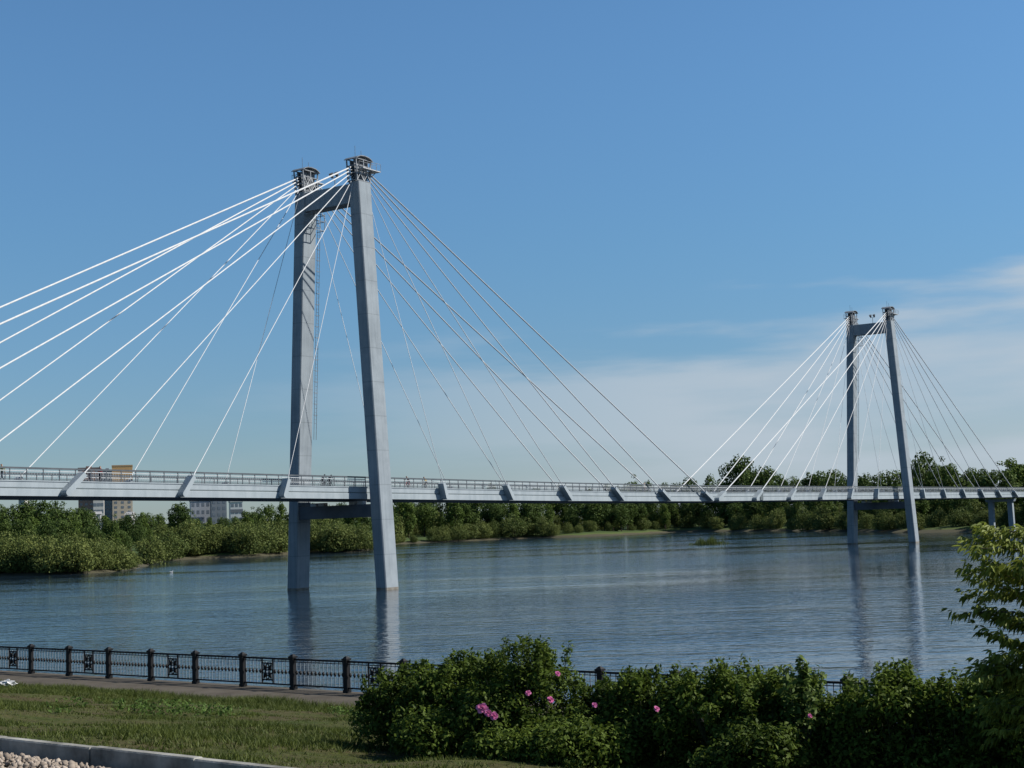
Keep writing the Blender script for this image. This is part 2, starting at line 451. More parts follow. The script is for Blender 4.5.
mb = MB(); mb.add([(-3000, -60, 0), (3000, -60, 0), (3000, 1400, 0), (-3000, 1400, 0)], [[0, 1, 2, 3]])
tag(mb.build('river', water_mat()), kind='structure')

# ------------------------------------------------------------------ near embankment
FTH = 0.67131
ue = np.array([math.cos(FTH), -math.sin(FTH)]); un = np.array([math.sin(FTH), math.cos(FTH)])
def UN(u, n): return ue * u + un * n
N_KERB, N_PROM, N_FENCE, Z_PROM = 11.4, 29.85, 33.3, 1.998
def bank_z(n):
    n = np.asarray(n, float)
    z = np.where(n < N_KERB, 4.19 + (N_KERB - n) * 0.105, np.where(n < 11.53, 4.19, 4.36 - 0.1262 * (n - 11.55)))
    z = np.where(n < 0, 5.38 + np.minimum(-n * 0.03, 0.5), z)
    return np.where(n > N_PROM, 1.93, z)
def bank_bumps(u, n):
    f = np.clip((n - 11.6) / 1.0, 0, 1) * np.clip((N_PROM - n) / 1.0, 0, 1)
    return f * (0.05 * np.sin(u * 0.9 + n * 0.4) + 0.03 * np.sin(u * 1.3 - n * 0.9) + 0.02 * np.sin(u * 2.1 + n * 1.1))
uu = np.concatenate([np.arange(-160, -62, 4.0), np.arange(-62, 8, 0.5), np.arange(8, 120, 4.0)])
nn = np.concatenate([np.arange(-60, 8, 2.0), np.arange(8, 10.9, 0.4), [11.3, 11.44, 11.54], np.arange(12, 30.2, 0.3), [31.5, 33.6]])
UU, NN = np.meshgrid(uu, nn)
PP = UU.ravel()[:, None] * ue + NN.ravel()[:, None] * un
ZZ = bank_z(NN.ravel()) + bank_bumps(UU.ravel(), NN.ravel())
idx = np.arange(UU.size).reshape(UU.shape)
Q = np.stack([idx[:-1, :-1], idx[:-1, 1:], idx[1:, 1:], idx[1:, :-1]], -1).reshape(-1, 4)
def lawn_mat():
    m, t, p = new_mat('lawn_soil'); L = t.links.new
    co = t.nodes.new('ShaderNodeTexCoord')
    def nz(sc_, d, ro=0.6):
        n = t.nodes.new('ShaderNodeTexNoise'); n.inputs['Scale'].default_value = sc_; n.inputs['Detail'].default_value = d; n.inputs['Roughness'].default_value = ro
        L(co.outputs['Object'], n.inputs['Vector']); return n.outputs['Fac']
    r = t.nodes.new('ShaderNodeValToRGB'); L(nz(0.55, 8, 0.7), r.inputs[0])
    e = r.color_ramp.elements
    e[0].position = 0.34; e[0].color = (0.070, 0.052, 0.030, 1); e[1].position = 0.64; e[1].color = (0.050, 0.066, 0.015, 1)
    e2 = e.new(0.48); e2.color = (0.070, 0.068, 0.026, 1)
    r2 = t.nodes.new('ShaderNodeValToRGB'); L(nz(9, 6, 0.75), r2.inputs[0])
    r2.color_ramp.elements[0].position = 0.3; r2.color_ramp.elements[0].color = (0.4, 0.4, 0.4, 1); r2.color_ramp.elements[1].position = 0.7; r2.color_ramp.elements[1].color = (1.35, 1.35, 1.3, 1)
    mx = t.nodes.new('ShaderNodeMix'); mx.data_type = 'RGBA'; mx.blend_type = 'MULTIPLY'; mx.inputs['Factor'].default_value = 1
    L(r.outputs[0], mx.inputs[6]); L(r2.outputs[0], mx.inputs[7]); L(mx.outputs[2], p.inputs['Base Color'])
    p.inputs['Roughness'].default_value = 0.95; p.inputs['Specular IOR Level'].default_value = 0.1
    b = t.nodes.new('ShaderNodeBump'); b.inputs['Strength'].default_value = 0.7; b.inputs['Distance'].default_value = 0.06
    L(nz(14, 6, 0.7), b.inputs['Height']); L(b.outputs[0], p.inputs['Normal'])
    return m
tag(link_mesh('embankment_ground', np_mesh('embankment_ground', np.c_[PP, ZZ], Q), lawn_mat(), smooth=True), kind='structure')
def un_ring(u0, u1, n0, n1, z):
    return [(*UN(u0, n0), z), (*UN(u1, n0), z), (*UN(u1, n1), z), (*UN(u0, n1), z)]
mb = MB(); mb.hexa(un_ring(-160, 120, N_PROM, N_FENCE + 0.32, 1.80), un_ring(-160, 120, N_PROM, N_FENCE + 0.32, Z_PROM))
tag(mb.build('promenade', M_prom), kind='structure')
mb = MB(); mb.hexa(un_ring(-160, 120, N_FENCE + 0.325, N_FENCE + 3.4, -1.6), un_ring(-160, 120, N_FENCE + 0.325, N_FENCE + 0.6, Z_PROM - 0.10))
tag(mb.build('embankment_wall', M_wall), kind='structure')
mb = MB(); L0 = 2.0
for i, u in enumerate(np.arange(-58, 40, L0)):
    dz_ = rng.normal(0, 0.006); dn = rng.normal(0, 0.006)
    a = un_ring(u + 0.006, u + L0 - 0.006, N_KERB + dn, N_KERB + 0.15 + dn, 3.95)
    b = un_ring(u + 0.006, u + L0 - 0.006, N_KERB + dn, N_KERB + 0.15 + dn, 4.43 + dz_)
    c = un_ring(u + 0.016, u + L0 - 0.016, N_KERB + 0.018 + dn, N_KERB + 0.132 + dn, 4.448 + dz_)
    base = len(mb.v); mb.v += a + b + c
    for k in range(2):
        for j in range(4):
            mb.f.append([base + k * 4 + j, base + k * 4 + (j + 1) % 4, base + (k + 1) * 4 + (j + 1) % 4, base + (k + 1) * 4 + j]); mb.m.append(0)
    mb.f.append([base + 8, base + 9, base + 10, base + 11]); mb.m.append(0)
tag(mb.build('kerb', M_kerb), kind='structure')

# ------------------------------------------------------------------ the bridge
BX, BY, BTH, SPAN = -20.82, 175.88, 0.97429, 177.46
bridge = empty('footbridge', (BX, BY, 0), BTH, 'long white cable-stayed footbridge crossing the river on two tall grey pylons', 'bridge')
def zb(S): return float(np.interp(S, [-140, -44, -20, 0, 20, 44, 66, 88, 150, 225, 340], [12.15, 11.02, 10.74, 10.5, 10.25, 9.96, 9.76, 9.6, 9.52, 9.42, 9.4]))
def T(S, t, z): return (S, -t, z)          # t positive = side towards the camera
GT, GH = 4.1, 1.42
Sg = np.arange(-140, 341, 3.65)
def sweep(mb, prof, Ss, mats=None):
    """prof: closed list of (t, dz)"""
    n = len(prof); b = len(mb.v)
    for S in Ss:
        z0 = zb(S)
        mb.v += [T(S, t, z0 + dz) for t, dz in prof]
    for i in range(len(Ss) - 1):
        for j in range(n):
            mb.f.append([b + i * n + j, b + i * n + (j + 1) % n, b + (i + 1) * n + (j + 1) % n, b + (i + 1) * n + j]); mb.m.append(mats[j] if mats else mb.mi)
    mb.f.append([b + j for j in range(n)]); mb.m.append(mats[0] if mats else mb.mi)
    mb.f.append([b + (len(Ss) - 1) * n + j for j in range(n)]); mb.m.append(mats[0] if mats else mb.mi)
mb = MB()
half = [(GT + 0.05, 0.0), (GT + 0.05, 0.62), (GT - 0.02, 0.66), (GT - 0.02, 0.76), (GT + 0.0, 0.80), (GT + 0.0, 1.30), (GT + 0.06, 1.32), (GT + 0.06, GH), (GT - 0.35, GH), (GT - 0.35, GH - 0.1)]
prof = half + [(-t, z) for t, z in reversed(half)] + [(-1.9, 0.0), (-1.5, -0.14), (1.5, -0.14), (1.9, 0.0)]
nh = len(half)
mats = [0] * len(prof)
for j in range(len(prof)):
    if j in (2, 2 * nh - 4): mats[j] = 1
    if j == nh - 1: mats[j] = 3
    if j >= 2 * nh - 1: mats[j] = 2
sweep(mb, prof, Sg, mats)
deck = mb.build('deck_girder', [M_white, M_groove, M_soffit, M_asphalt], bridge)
# stiffening diaphragm ribs under the deck
PITCHS = 14.6
SIDE_L = [14.6, 29.2, 43.6, 57.4, 70.4, 81.5]
MAIN = [14.6 * k for k in range(1, 7)]
anchors = []       # (pylon S, anchor S, k)
for pyl, left, right in ((0.0, SIDE_L, MAIN), (SPAN, MAIN, MAIN)):
    for k in range(6):
        anchors.append((pyl, pyl - left[k], k)); anchors.append((pyl, pyl + right[k], k))
for side in (1, -1):
    rl = MB()
    t0 = side * (GT - 0.12)
    Sr = np.arange(-138.7, 340, 1.825)
    rl.mi = 0
    for S in Sr:
        z = zb(S) + GH
        rl.bar(T(S, t0, z), T(S, t0, z + 1.12), 0.09, 0.07)
    rl.mi = 1
    for S in np.arange(-138.7, 290, 0.304):
        z = zb(S) + GH
        rl.bar(T(S, t0, z + 0.14), T(S, t0, z + 0.86), 0.022, 0.022)
    for hh, th_, mi in ((1.11, 0.17, 0), (0.86, 0.08, 1), (0.50, 0.035, 0), (0.14, 0.05, 0)):
        rl.mi = mi
        for a, b in zip(Sr[:-1:2], Sr[2::2]):
            rl.bar(T(a, t0, zb(a) + GH + hh), T(b, t0, zb(b) + GH + hh), 0.08 if mi == 0 else 0.05, th_)
    rl.build('railing', [M_rail, M_rail_lt], deck)

Z_TOP = 48.0
def leg_t(z): return 6.887 + (4.274 - 6.887) * z / 48.0
LA, LB = 2.322, 1.566
def cable_top_z(k): return 50.2 - 0.34 * (5 - k)
CR = [0.032, 0.040, 0.050, 0.066, 0.078, 0.088]
def make_pylon(S0):
    def beam(zlo, zhi, dep, mi):
        tl, th_ = leg_t(zlo) - LB / 2 + 0.15, leg_t(zhi) - LB / 2 + 0.15
        mb = MB()
        mb.hexa([T(S0 - dep, -tl, zlo), T(S0 + dep, -tl, zlo), T(S0 + dep, tl, zlo), T(S0 - dep, tl, zlo)],
                [T(S0 - dep, -th_, zhi), T(S0 + dep, -th_, zhi), T(S0 + dep, th_, zhi), T(S0 - dep, th_, zhi)])
        mb.build('crossbeam', mi, bridge)
    zd = zb(S0)
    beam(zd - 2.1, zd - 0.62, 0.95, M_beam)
    beam(45.55, 47.85, 0.95, M_concrete)
    for tt in (-3.6, -2.4, 2.4, 3.6):
        mb = MB(); mb.cbox(T(S0 - 0.3, tt, zd - 0.42), (0.7, 0.9, 0.38)); mb.build('bearing', M_steel_lt, bridge)
    p = bridge
    for sd_ in (1, -1):
        lg = MB()
        prev = None
        zs = [-2.5, 0.28, 0.29] + list(np.linspace(4, 48, 12))
        for i in range(len(zs) - 1):
            z0, z1 = zs[i], zs[i + 1]
            lg.mi = 1 if z1 <= 0.285 else 0
            def ring(z, c=0.10):
                a, b = LA / 2, LB / 2; t = sd_ * leg_t(z)
                q = [(-a + c, -b), (a - c, -b), (a, -b + c), (a, b - c), (a - c, b), (-a + c, b), (-a, b - c), (-a, -b + c)]
                return [T(S0 + x, t + y, z) for x, y in q]
            b0 = len(lg.v); lg.v += ring(z0) + ring(z1)
            for j in range(8):
                lg.f.append([b0 + j, b0 + (j + 1) % 8, b0 + 8 + (j + 1) % 8, b0 + 8 + j]); lg.m.append(lg.mi)
            if i == len(zs) - 2: lg.f.append([b0 + 8 + j for j in range(8)]); lg.m.append(0)
        lg.build('leg', [M_concrete, M_stain], p)
        # cable head: steel cage with curved roof and a small balcony
        hd = MB(); tc_ = sd_ * 4.2
        hd.mi = 0
        sx, ty = 1.25, 0.72
        for a in (-1, 0, 1):
            for b in (-1, 1):
                hd.bar(T(S0 + a * sx * 0.92, tc_ + b * ty, 48.0), T(S0 + a * sx * 1.08, tc_ + b * ty, 50.75), 0.13, 0.13)
        for zz in (48.12, 49.0, 49.9, 50.7):
            for b in (-1, 1): hd.bar(T(S0 - sx * 1.03, tc_ + b * ty, zz), T(S0 + sx * 1.03, tc_ + b * ty, zz), 0.09, 0.10)
            for a in (-1, 1): hd.bar(T(S0 + a * sx, tc_ - ty, zz), T(S0 + a * sx, tc_ + ty, zz), 0.09, 0.10)
        for b in (-1, 1):
            hd.mi = 1
            for a in (-1, 0):
                hd.bar(T(S0 + a * sx, tc_ + b * (ty + 0.05), 48.1), T(S0 + (a + 1) * sx, tc_ + b * (ty + 0.05), 49.9), 0.07, 0.07)
                hd.bar(T(S0 + (a + 1) * sx, tc_ + b * (ty + 0.05), 48.1), T(S0 + a * sx, tc_ + b * (ty + 0.05), 49.9), 0.07, 0.07)
            hd.mi = 0
        # saddle plates the cables run into
        hd.mi = 2
        for b in (-0.28, 0.28):
            hd.hexa([T(S0 - 1.0, tc_ + b - 0.06, 48), T(S0 + 1.0, tc_ + b - 0.06, 48), T(S0 + 1.0, tc_ + b + 0.06, 48), T(S0 - 1.0, tc_ + b + 0.06, 48)],
                    [T(S0 - 1.25, tc_ + b - 0.06, 50.5), T(S0 + 1.25, tc_ + b - 0.06, 50.5), T(S0 + 1.25, tc_ + b + 0.06, 50.5), T(S0 - 1.25, tc_ + b + 0.06, 50.5)])
        ch = hd.build('cable_head', [M_steel, M_steel_lt, M_soffit], p)
        rf = MB()
        arc = [(-1.5, 50.6), (-1.15, 50.84), (-0.7, 51.0), (0, 51.06), (0.7, 51.0), (1.15, 50.84), (1.5, 50.6)]
        for (a, za), (b, zb_) in zip(arc[:-1], arc[1:]):
            rf.hexa([T(S0 + a, tc_ - 1.0, za), T(S0 + b, tc_ - 1.0, zb_), T(S0 + b, tc_ + 1.0, zb_), T(S0 + a, tc_ + 1.0, za)],
                    [T(S0 + a, tc_ - 1.0, za + 0.09), T(S0 + b, tc_ - 1.0, zb_ + 0.09), T(S0 + b, tc_ + 1.0, zb_ + 0.09), T(S0 + a, tc_ + 1.0, za + 0.09)])
        rf.build('roof', [M_steel], ch)
        bl = MB()
        s0, s1 = S0 - 0.9, S0 + 2.35
        tb0, tb1 = (tc_ + 0.80, tc_ + 1.45) if sd_ > 0 else (tc_ - 1.45, tc_ - 0.80)
        bl.mi = 1
        bl.box((s0, min(-tb0, -tb1), 49.45), (s1, max(-tb0, -tb1), 49.55))
        bl.box((S0 + 1.4, -tc_ - 0.79, 49.45), (s1, -tc_ + 0.79, 49.55))
        bl.mi = 0
        for a in np.linspace(s0, s1, 5):
            for tt in (tb0, tb1): bl.bar(T(a, tt, 49.5), T(a, tt, 50.4), 0.035, 0.035)
        for tt in (tb0, tb1): bl.bar(T(s0, tt, 50.4), T(s1, tt, 50.4), 0.04, 0.04)
        for a in (1.4, 2.3):
            bl.bar(T(S0 + 1.1, tc_, 48.2), T(S0 + a, tc_ - 0.6, 49.45), 0.08, 0.08); bl.bar(T(S0 + 1.1, tc_, 48.2), T(S0 + a, tc_ + 0.6, 49.45), 0.08, 0.08)
        bl.build('balcony', [M_steel, M_steel_lt], ch)
        for a, hgt in ((-0.6, 1.3), (0.5, 0.9)):
            rd = MB(); rd.tube([T(S0 + a, tc_, 50.9), T(S0 + a, tc_, 51.1 + hgt)], 0.025, 5)
            rd.build('lightning_rod', M_steel, ch)
    # maintenance ladder on the inner face of the far leg, with a cage gallery below the beam
    ld = MB()
    def lt(z): return -leg_t(z) + LB / 2
    for ds in (1.30, 1.72):
        ld.tube([T(S0 + ds, lt(18.0) + 0.1, 18.0), T(S0 + ds, lt(45.2) + 0.1, 45.2)], 0.032, 5)
    for z in np.arange(20.0, 45, 0.45): ld.tube([T(S0 + 1.30, lt(z) + 0.1, z), T(S0 + 1.72, lt(z) + 0.1, z)], 0.02, 4)
    for z in np.arange(21.0, 45, 1.35):
        ld.bar(T(S0 + 1.16, lt(z) + 0.05, z), T(S0 + 1.9, lt(z) + 0.1, z), 0.05, 0.05)
    ld.build('ladder', M_steel, p)
    gl = MB()
    for z in (43.3, 44.4, 45.2):
        ring_ = [T(S0 + 1.2, lt(z) + 0.05, z), T(S0 + 1.2, lt(z) + 1.3, z), T(S0 - 1.1, lt(z) + 1.3, z), T(S0 - 1.1, lt(z) + 0.05, z)]
        for a, b in zip(ring_[:-1], ring_[1:]): gl.bar(a, b, 0.07, 0.07)
    for ss in (-1.1, -0.3, 0.4, 1.2):
        gl.bar(T(S0 + ss, lt(43.3) + 1.3, 43.3), T(S0 + ss, lt(45.4) + 1.3, 45.4), 0.06, 0.06)
    gl.build('gallery', M_steel, p)
    # floodlight on the upper crossbeam
    fl = MB()
    fl.tube([T(S0 - 0.3, 0.7, 47.85), T(S0 - 0.3, 0.7, 49.15)], 0.05, 6)
    fl.bar(T(S0 - 0.3, 0.2, 49.15), T(S0 - 0.3, 1.2, 49.15), 0.06, 0.06)
    fl.mi = 1
    for tt in (0.3, 1.1): fl.tube([T(S0 - 0.25, tt, 49.2), T(S0 - 0.4, tt, 49.45), T(S0 - 0.55, tt, 49.7)], [0.14, 0.24, 0.30], 10)
    fl.build('floodlight', [M_steel, M_soffit], p)
    return p
make_pylon(0.0)
make_pylon(SPAN)
# anchor brackets and stay cables
for side in (1, -1):
    for pyl, Sa, k in anchors:
        dirS = 1 if pyl > Sa else -1
        z0 = zb(Sa)
        zt = cable_top_z(k)
        top = np.array([pyl - dirS * (0.9 - 0.12 * k), side * 4.2, zt])
        a = np.array([Sa, side * 4.78, z0 + 0.35])
        u = top - a; u /= np.linalg.norm(u)
        if side == 1 or True:
            br = MB()
            us = np.array([u[0], u[2]]); us /= np.linalg.norm(us)
            vs_ = np.array([-us[1], us[0]])
            hw = 0.30
            # rounded slanted plate outline in the S-z plane
            o0 = np.array([Sa, z0 + 0.30])
            ln = 1.75 / max(us[1], 0.6)
            pl = [o0 + us * (-0.28 * math.cos(q)) + vs_ * (hw * math.sin(q)) for q in np.linspace(-math.pi / 2, math.pi / 2, 7)]
            pl += [o0 + us * ln + vs_ * hw * 0.75, o0 + us * ln - vs_ * hw * 0.75]
            t0, t1 = (GT + 0.02, 5.02) if side > 0 else (-5.02, -GT - 0.02)
            br.hexa([T(q[0], t0, q[1]) for q in pl], [T(q[0], t1, q[1]) for q in pl])
            br.build('anchor_bracket', M_white, bridge)
        st_ = a + u * (1.2 if k > 0 else 0.9)
        cb = MB()
        cb.tube([T(*st_), T(*(st_ + u * 1.6)), T(*(st_ + u * 1.65)), T(*top)], [CR[k] * 1.7, CR[k] * 1.7, CR[k], CR[k]], 8)
        cb.build('stay_cable', M_cable, bridge, smooth=True)
# land pier on the far side
pr = MB(); S0 = 266.0
zd = zb(S0)
for tt in (-2.5, 2.5):
    pr.hexa([T(S0 - 0.7, tt * 1.06 - 0.65, -1), T(S0 + 0.7, tt * 1.06 - 0.65, -1), T(S0 + 0.7, tt * 1.06 + 0.65, -1), T(S0 - 0.7, tt * 1.06 + 0.65, -1)],
            [T(S0 - 0.7, tt - 0.65, zd - 1.1), T(S0 + 0.7, tt - 0.65, zd - 1.1), T(S0 + 0.7, tt + 0.65, zd - 1.1), T(S0 - 0.7, tt + 0.65, zd - 1.1)])
pr.hexa([T(S0 - 0.9, -3.6, zd - 1.1), T(S0 + 0.9, -3.6, zd - 1.1), T(S0 + 0.9, 3.6, zd - 1.1), T(S0 - 0.9, 3.6, zd - 1.1)],
        [T(S0 - 0.9, -3.9, zd - 0.4), T(S0 + 0.9, -3.9, zd - 0.4), T(S0 + 0.9, 3.9, zd - 0.4), T(S0 - 0.9, 3.9, zd - 0.4)])
pr.build('pier', M_concrete, bridge)
hb = MB(); hb.box((107.4, -GT - 0.16, zb(108) + 0.1), (108.6, -GT - 0.07, zb(108) + 1.25))  # small dark panel set on the camera-side girder face
hb.build('dark_panel', M_groove, bridge)

# ------------------------------------------------------------------ people and bicycles on the deck
bth_m = Matrix.Rotation(BTH, 3, 'Z')
def bw(S, t):
    v = bth_m @ Vector(T(S, t, 0)); return (BX + v.x, BY + v.y, zb(S) + GH - 0.1 + 0.004)
def person(pose, loc, rz, top, legs_c, hair, label, group=None, hat=None):
    """one continuous skinned body, coloured by zones: shoes, trousers, top, skin, hair"""
    J = {}
    if pose == 'stand':
        J = dict(pel=(0, 0, .93, .14), waist=(0, 0, 1.08, .125), chest=(0, 0, 1.30, .155), neck=(0, 0, 1.47, .06), head=(0.015, 0, 1.60, .10), crown=(0.01, 0, 1.68, .085))
        legs = {1: [(0, .10, .88, .09), (0.03, .10, .48, .065), (0, .10, .09, .045), (.12, .10, .05, .04)], -1: [(0, -.10, .88, .09), (-0.02, -.10, .48, .065), (-.06, -.10, .09, .045), (.06, -.10, .05, .04)]}
        arms = {1: [(0, .20, 1.40, .06), (-.03, .27, 1.13, .045), (.08, .27, .90, .035), (.11, .27, .82, .035)], -1: [(0, -.20, 1.40, .06), (-.03, -.27, 1.13, .045), (.08, -.27, .90, .035), (.11, -.27, .82, .035)]}
    elif pose == 'walk':
        J = dict(pel=(0, 0, .92, .14), waist=(0.01, 0, 1.07, .125), chest=(.03, 0, 1.29, .155), neck=(.05, 0, 1.46, .06), head=(0.08, 0, 1.59, .10), crown=(0.07, 0, 1.67, .085))
        legs = {1: [(0, .09, .87, .09), (.18, .09, .50, .065), (.26, .09, .10, .045), (.38, .09, .06, .04)], -1: [(0, -.09, .87, .09), (-.08, -.09, .47, .065), (-.33, -.09, .14, .045), (-.24, -.09, .05, .04)]}
        arms = {1: [(.03, .20, 1.39, .06), (-.12, .25, 1.14, .045), (-.08, .25, .90, .035), (-.05, .25, .83, .035)], -1: [(.03, -.20, 1.39, .06), (.13, -.25, 1.15, .045), (.28, -.24, .96, .035), (.33, -.24, .91, .035)]}
    else:   # ride
        J = dict(pel=(-.18, 0, .98, .14), waist=(-.08, 0, 1.10, .125), chest=(.10, 0, 1.28, .155), neck=(.22, 0, 1.42, .06), head=(.31, 0, 1.53, .10), crown=(.31, 0, 1.61, .085))
        legs = {1: [(-.16, .10, .95, .09), (.20, .11, .78, .065), (.04, .11, .40, .045), (.15, .11, .36, .04)], -1: [(-.16, -.10, .95, .09), (.14, -.11, .58, .065), (-.08, -.11, .18, .045), (.04, -.11, .15, .04)]}
        arms = {1: [(.13, .19, 1.36, .06), (.30, .24, 1.16, .045), (.46, .23, 1.04, .035), (.50, .23, 1.03, .035)], -1: [(.13, -.19, 1.36, .06), (.30, -.24, 1.16, .045), (.46, -.23, 1.04, .035), (.50, -.23, 1.03, .035)]}
    V = []; E = []; rad = []
    def addv(p): V.append(p[:3]); rad.append(p[3]); return len(V) - 1
    ids = {k: addv(v) for k, v in J.items()}
    names = list(J)
    for a, b in zip(names[:-1], names[1:]): E.append((ids[a], ids[b]))
    zone_pts = [(J['pel'], 'leg'), (J['waist'], 'top'), (J['chest'], 'top'), (J['neck'], 'skin'), (J['head'], 'skin'), (J['crown'], 'hair')]
    for d_, root in ((legs, 'pel'), (arms, 'chest')):
        for s_, chain in d_.items():
            pv = ids[root]
            for i, p in enumerate(chain):
                i2 = addv(p); E.append((pv, i2)); pv = i2
                zone_pts.append((p, ('leg', 'leg', 'leg', 'shoe')[i] if root == 'pel' else ('top', 'top', 'skin', 'skin')[i]))
    me = bpy.data.meshes.new('person'); me.from_pydata(V, E, [])
    ob = bpy.data.objects.new('person', me); col.objects.link(ob)
    sk = ob.modifiers.new('skin', 'SKIN'); ss = ob.modifiers.new('sub', 'SUBSURF'); ss.levels = ss.render_levels = 1
    for i, sv in enumerate(me.skin_vertices[0].data):
        sv.radius = (rad[i], rad[i]); sv.use_root = (i == 0)
    dg = bpy.context.evaluated_depsgraph_get()
    m2 = bpy.data.meshes.new_from_object(ob.evaluated_get(dg))
    bpy.data.objects.remove(ob)
    zn = {'skin': 0, 'top': 1, 'leg': 2, 'shoe': 3, 'hair': 4}
    ZP = np.array([p[:3] for p, _ in zone_pts]); ZI = [zn[z] for _, z in zone_pts]
    for m in (SKIN, flat_mat('shirt', top), flat_mat('trousers', legs_c), M_soffit, flat_mat('hair', hair)): m2.materials.append(m)
    for pg in m2.polygons:
        c = np.array(pg.center); pg.material_index = ZI[int(np.argmin(np.linalg.norm(ZP - c, axis=1)))]; pg.use_smooth = True
    m2.name = 'person'
    o = bpy.data.objects.new('person', m2); col.objects.link(o)
    o.location = loc; o.rotation_euler = (0, 0, rz)
    return tag(o, label, 'person', group)
SKIN = flat_mat('skin', (0.48, 0.30, 0.21))
def bicycle(loc, rz, colr, label):
    b = empty('bicycle', loc, rz, label, 'bicycle', 'bicycles on the bridge deck')
    fm = flat_mat('bicycle_paint', colr, 0.35, 0.5)
    f = MB()
    for a, c in (((-.50, 0, .34), (-.02, 0, .30)), ((-.02, 0, .30), (-.20, 0, .82)), ((-.18, 0, .76), (.36, 0, .80)), ((-.02, 0, .30), (.38, 0, .70)), ((-.50, 0, .34), (-.18, 0, .76)), ((.34, 0, .92), (.52, 0, .34))):
        f.tube([a, c], .022, 6)
    f.build('frame', fm, b)
    for x in (-.50, .52):
        wv = MB(); wv.torus((x, 0, .34), (0, 1, 0), .325, .02)
        for q in np.linspace(0, math.pi, 6, endpoint=False):
            wv.tube([(x - .32 * math.cos(q), 0, .34 - .32 * math.sin(q)), (x + .32 * math.cos(q), 0, .34 + .32 * math.sin(q))], .004, 3)
        wv.build('wheel', M_soffit, b)
    h = MB(); h.tube([(.34, 0, .92), (.36, 0, 1.0)], .016); h.tube([(.48, -.26, 1.02), (.37, -.2, 1.01), (.36, 0, 1.0), (.37, .2, 1.01), (.48, .26, 1.02)], .016)
    h.build('handlebar', M_steel, b)
    s = MB(); s.hexa([(-.34, -.07, .86), (-.08, -.02, .88), (-.08, .02, .88), (-.34, .07, .86)], [(-.34, -.08, .92), (-.06, -.025, .93), (-.06, .025, .93), (-.34, .08, .92)])
    s.build('saddle', M_soffit, b)
    return b
def S_at(px, t, z_off=2.0):
    Ss = np.linspace(-60, 280, 6000)
    best = []
    for S in Ss[::6]:
        p = bw(S, t); v = np.array([p[0], p[1], p[2] + z_off - CAM_Z]); c = cam_rot.T @ v
        best.append(abs(512 + F_PX * c[0] / -c[2] - px))
    return float(Ss[::6][int(np.argmin(best))])
PG = 'people on the bridge deck'
s_ = S_at(408.5, 2.4); p_ = bw(s_, 2.4)
bicycle(p_, BTH + math.pi, (0.55, 0.10, 0.10), 'red bicycle ridden by the cyclist in a dark top just right of the nearer pylon')
person('ride', p_, BTH + math.pi, (0.05, 0.025, 0.05), (0.03, 0.03, 0.05), (0.03, 0.02, 0.015), 'cyclist in a dark top riding the deck beside the nearer pylon', PG)
s_ = S_at(424.5, 2.2); p_ = bw(s_, 2.2)
bicycle(p_, BTH + math.pi, (0.75, 0.75, 0.72), 'white bicycle ridden by the cyclist in a yellow top')
person('ride', p_, BTH + math.pi, (0.95, 0.62, 0.12), (0.02, 0.02, 0.03), (0.04, 0.02, 0.015), 'cyclist in a yellow top and dark trousers riding over the deck', PG)
s_ = S_at(323, 1.5); p_ = bw(s_, 1.5)
bicycle(p_, BTH, (0.03, 0.04, 0.05), 'dark bicycle ridden by the left one of the two dark cyclists between the pylon legs')
person('ride', p_, BTH, (0.03, 0.045, 0.06), (0.03, 0.04, 0.05), (0.02, 0.015, 0.01), 'left one of two cyclists in dark clothes between the nearer pylon legs', PG)
s_ = S_at(330, 1.0); p_ = bw(s_, 1.0)
bicycle(p_, BTH, (0.05, 0.07, 0.09), 'dark bicycle ridden by the right one of the two dark cyclists between the pylon legs')
person('ride', p_, BTH, (0.05, 0.08, 0.09), (0.03, 0.04, 0.05), (0.02, 0.015, 0.01), 'right one of two cyclists in dark clothes between the nearer pylon legs', PG)
for px, t, pose, rz, top, lg, lab in ((88, 2.2, 'walk', 0, (0.03, 0.03, 0.04), (0.03, 0.03, 0.05), 'person in black clothes walking on the deck in front of the apartment blocks'),
                                     (101, 2.6, 'stand', 0, (0.30, 0.03, 0.04), (0.03, 0.03, 0.05), 'person in a dark red top standing on the deck before the apartment blocks'),
                                     (2.5, 1.8, 'walk', math.pi, (0.40, 0.42, 0.10), (0.05, 0.07, 0.10), 'person in a yellow-green top walking the deck at the left edge of the picture'),
                                     (644.5, 2.4, 'stand', -1.5, (0.75, 0.73, 0.70), (0.35, 0.33, 0.32), 'person in a white shirt standing on the deck midway between the pylons')):
    person(pose, bw(S_at(px, t), t), BTH + rz, top, lg, (0.03, 0.02, 0.015), lab, PG)

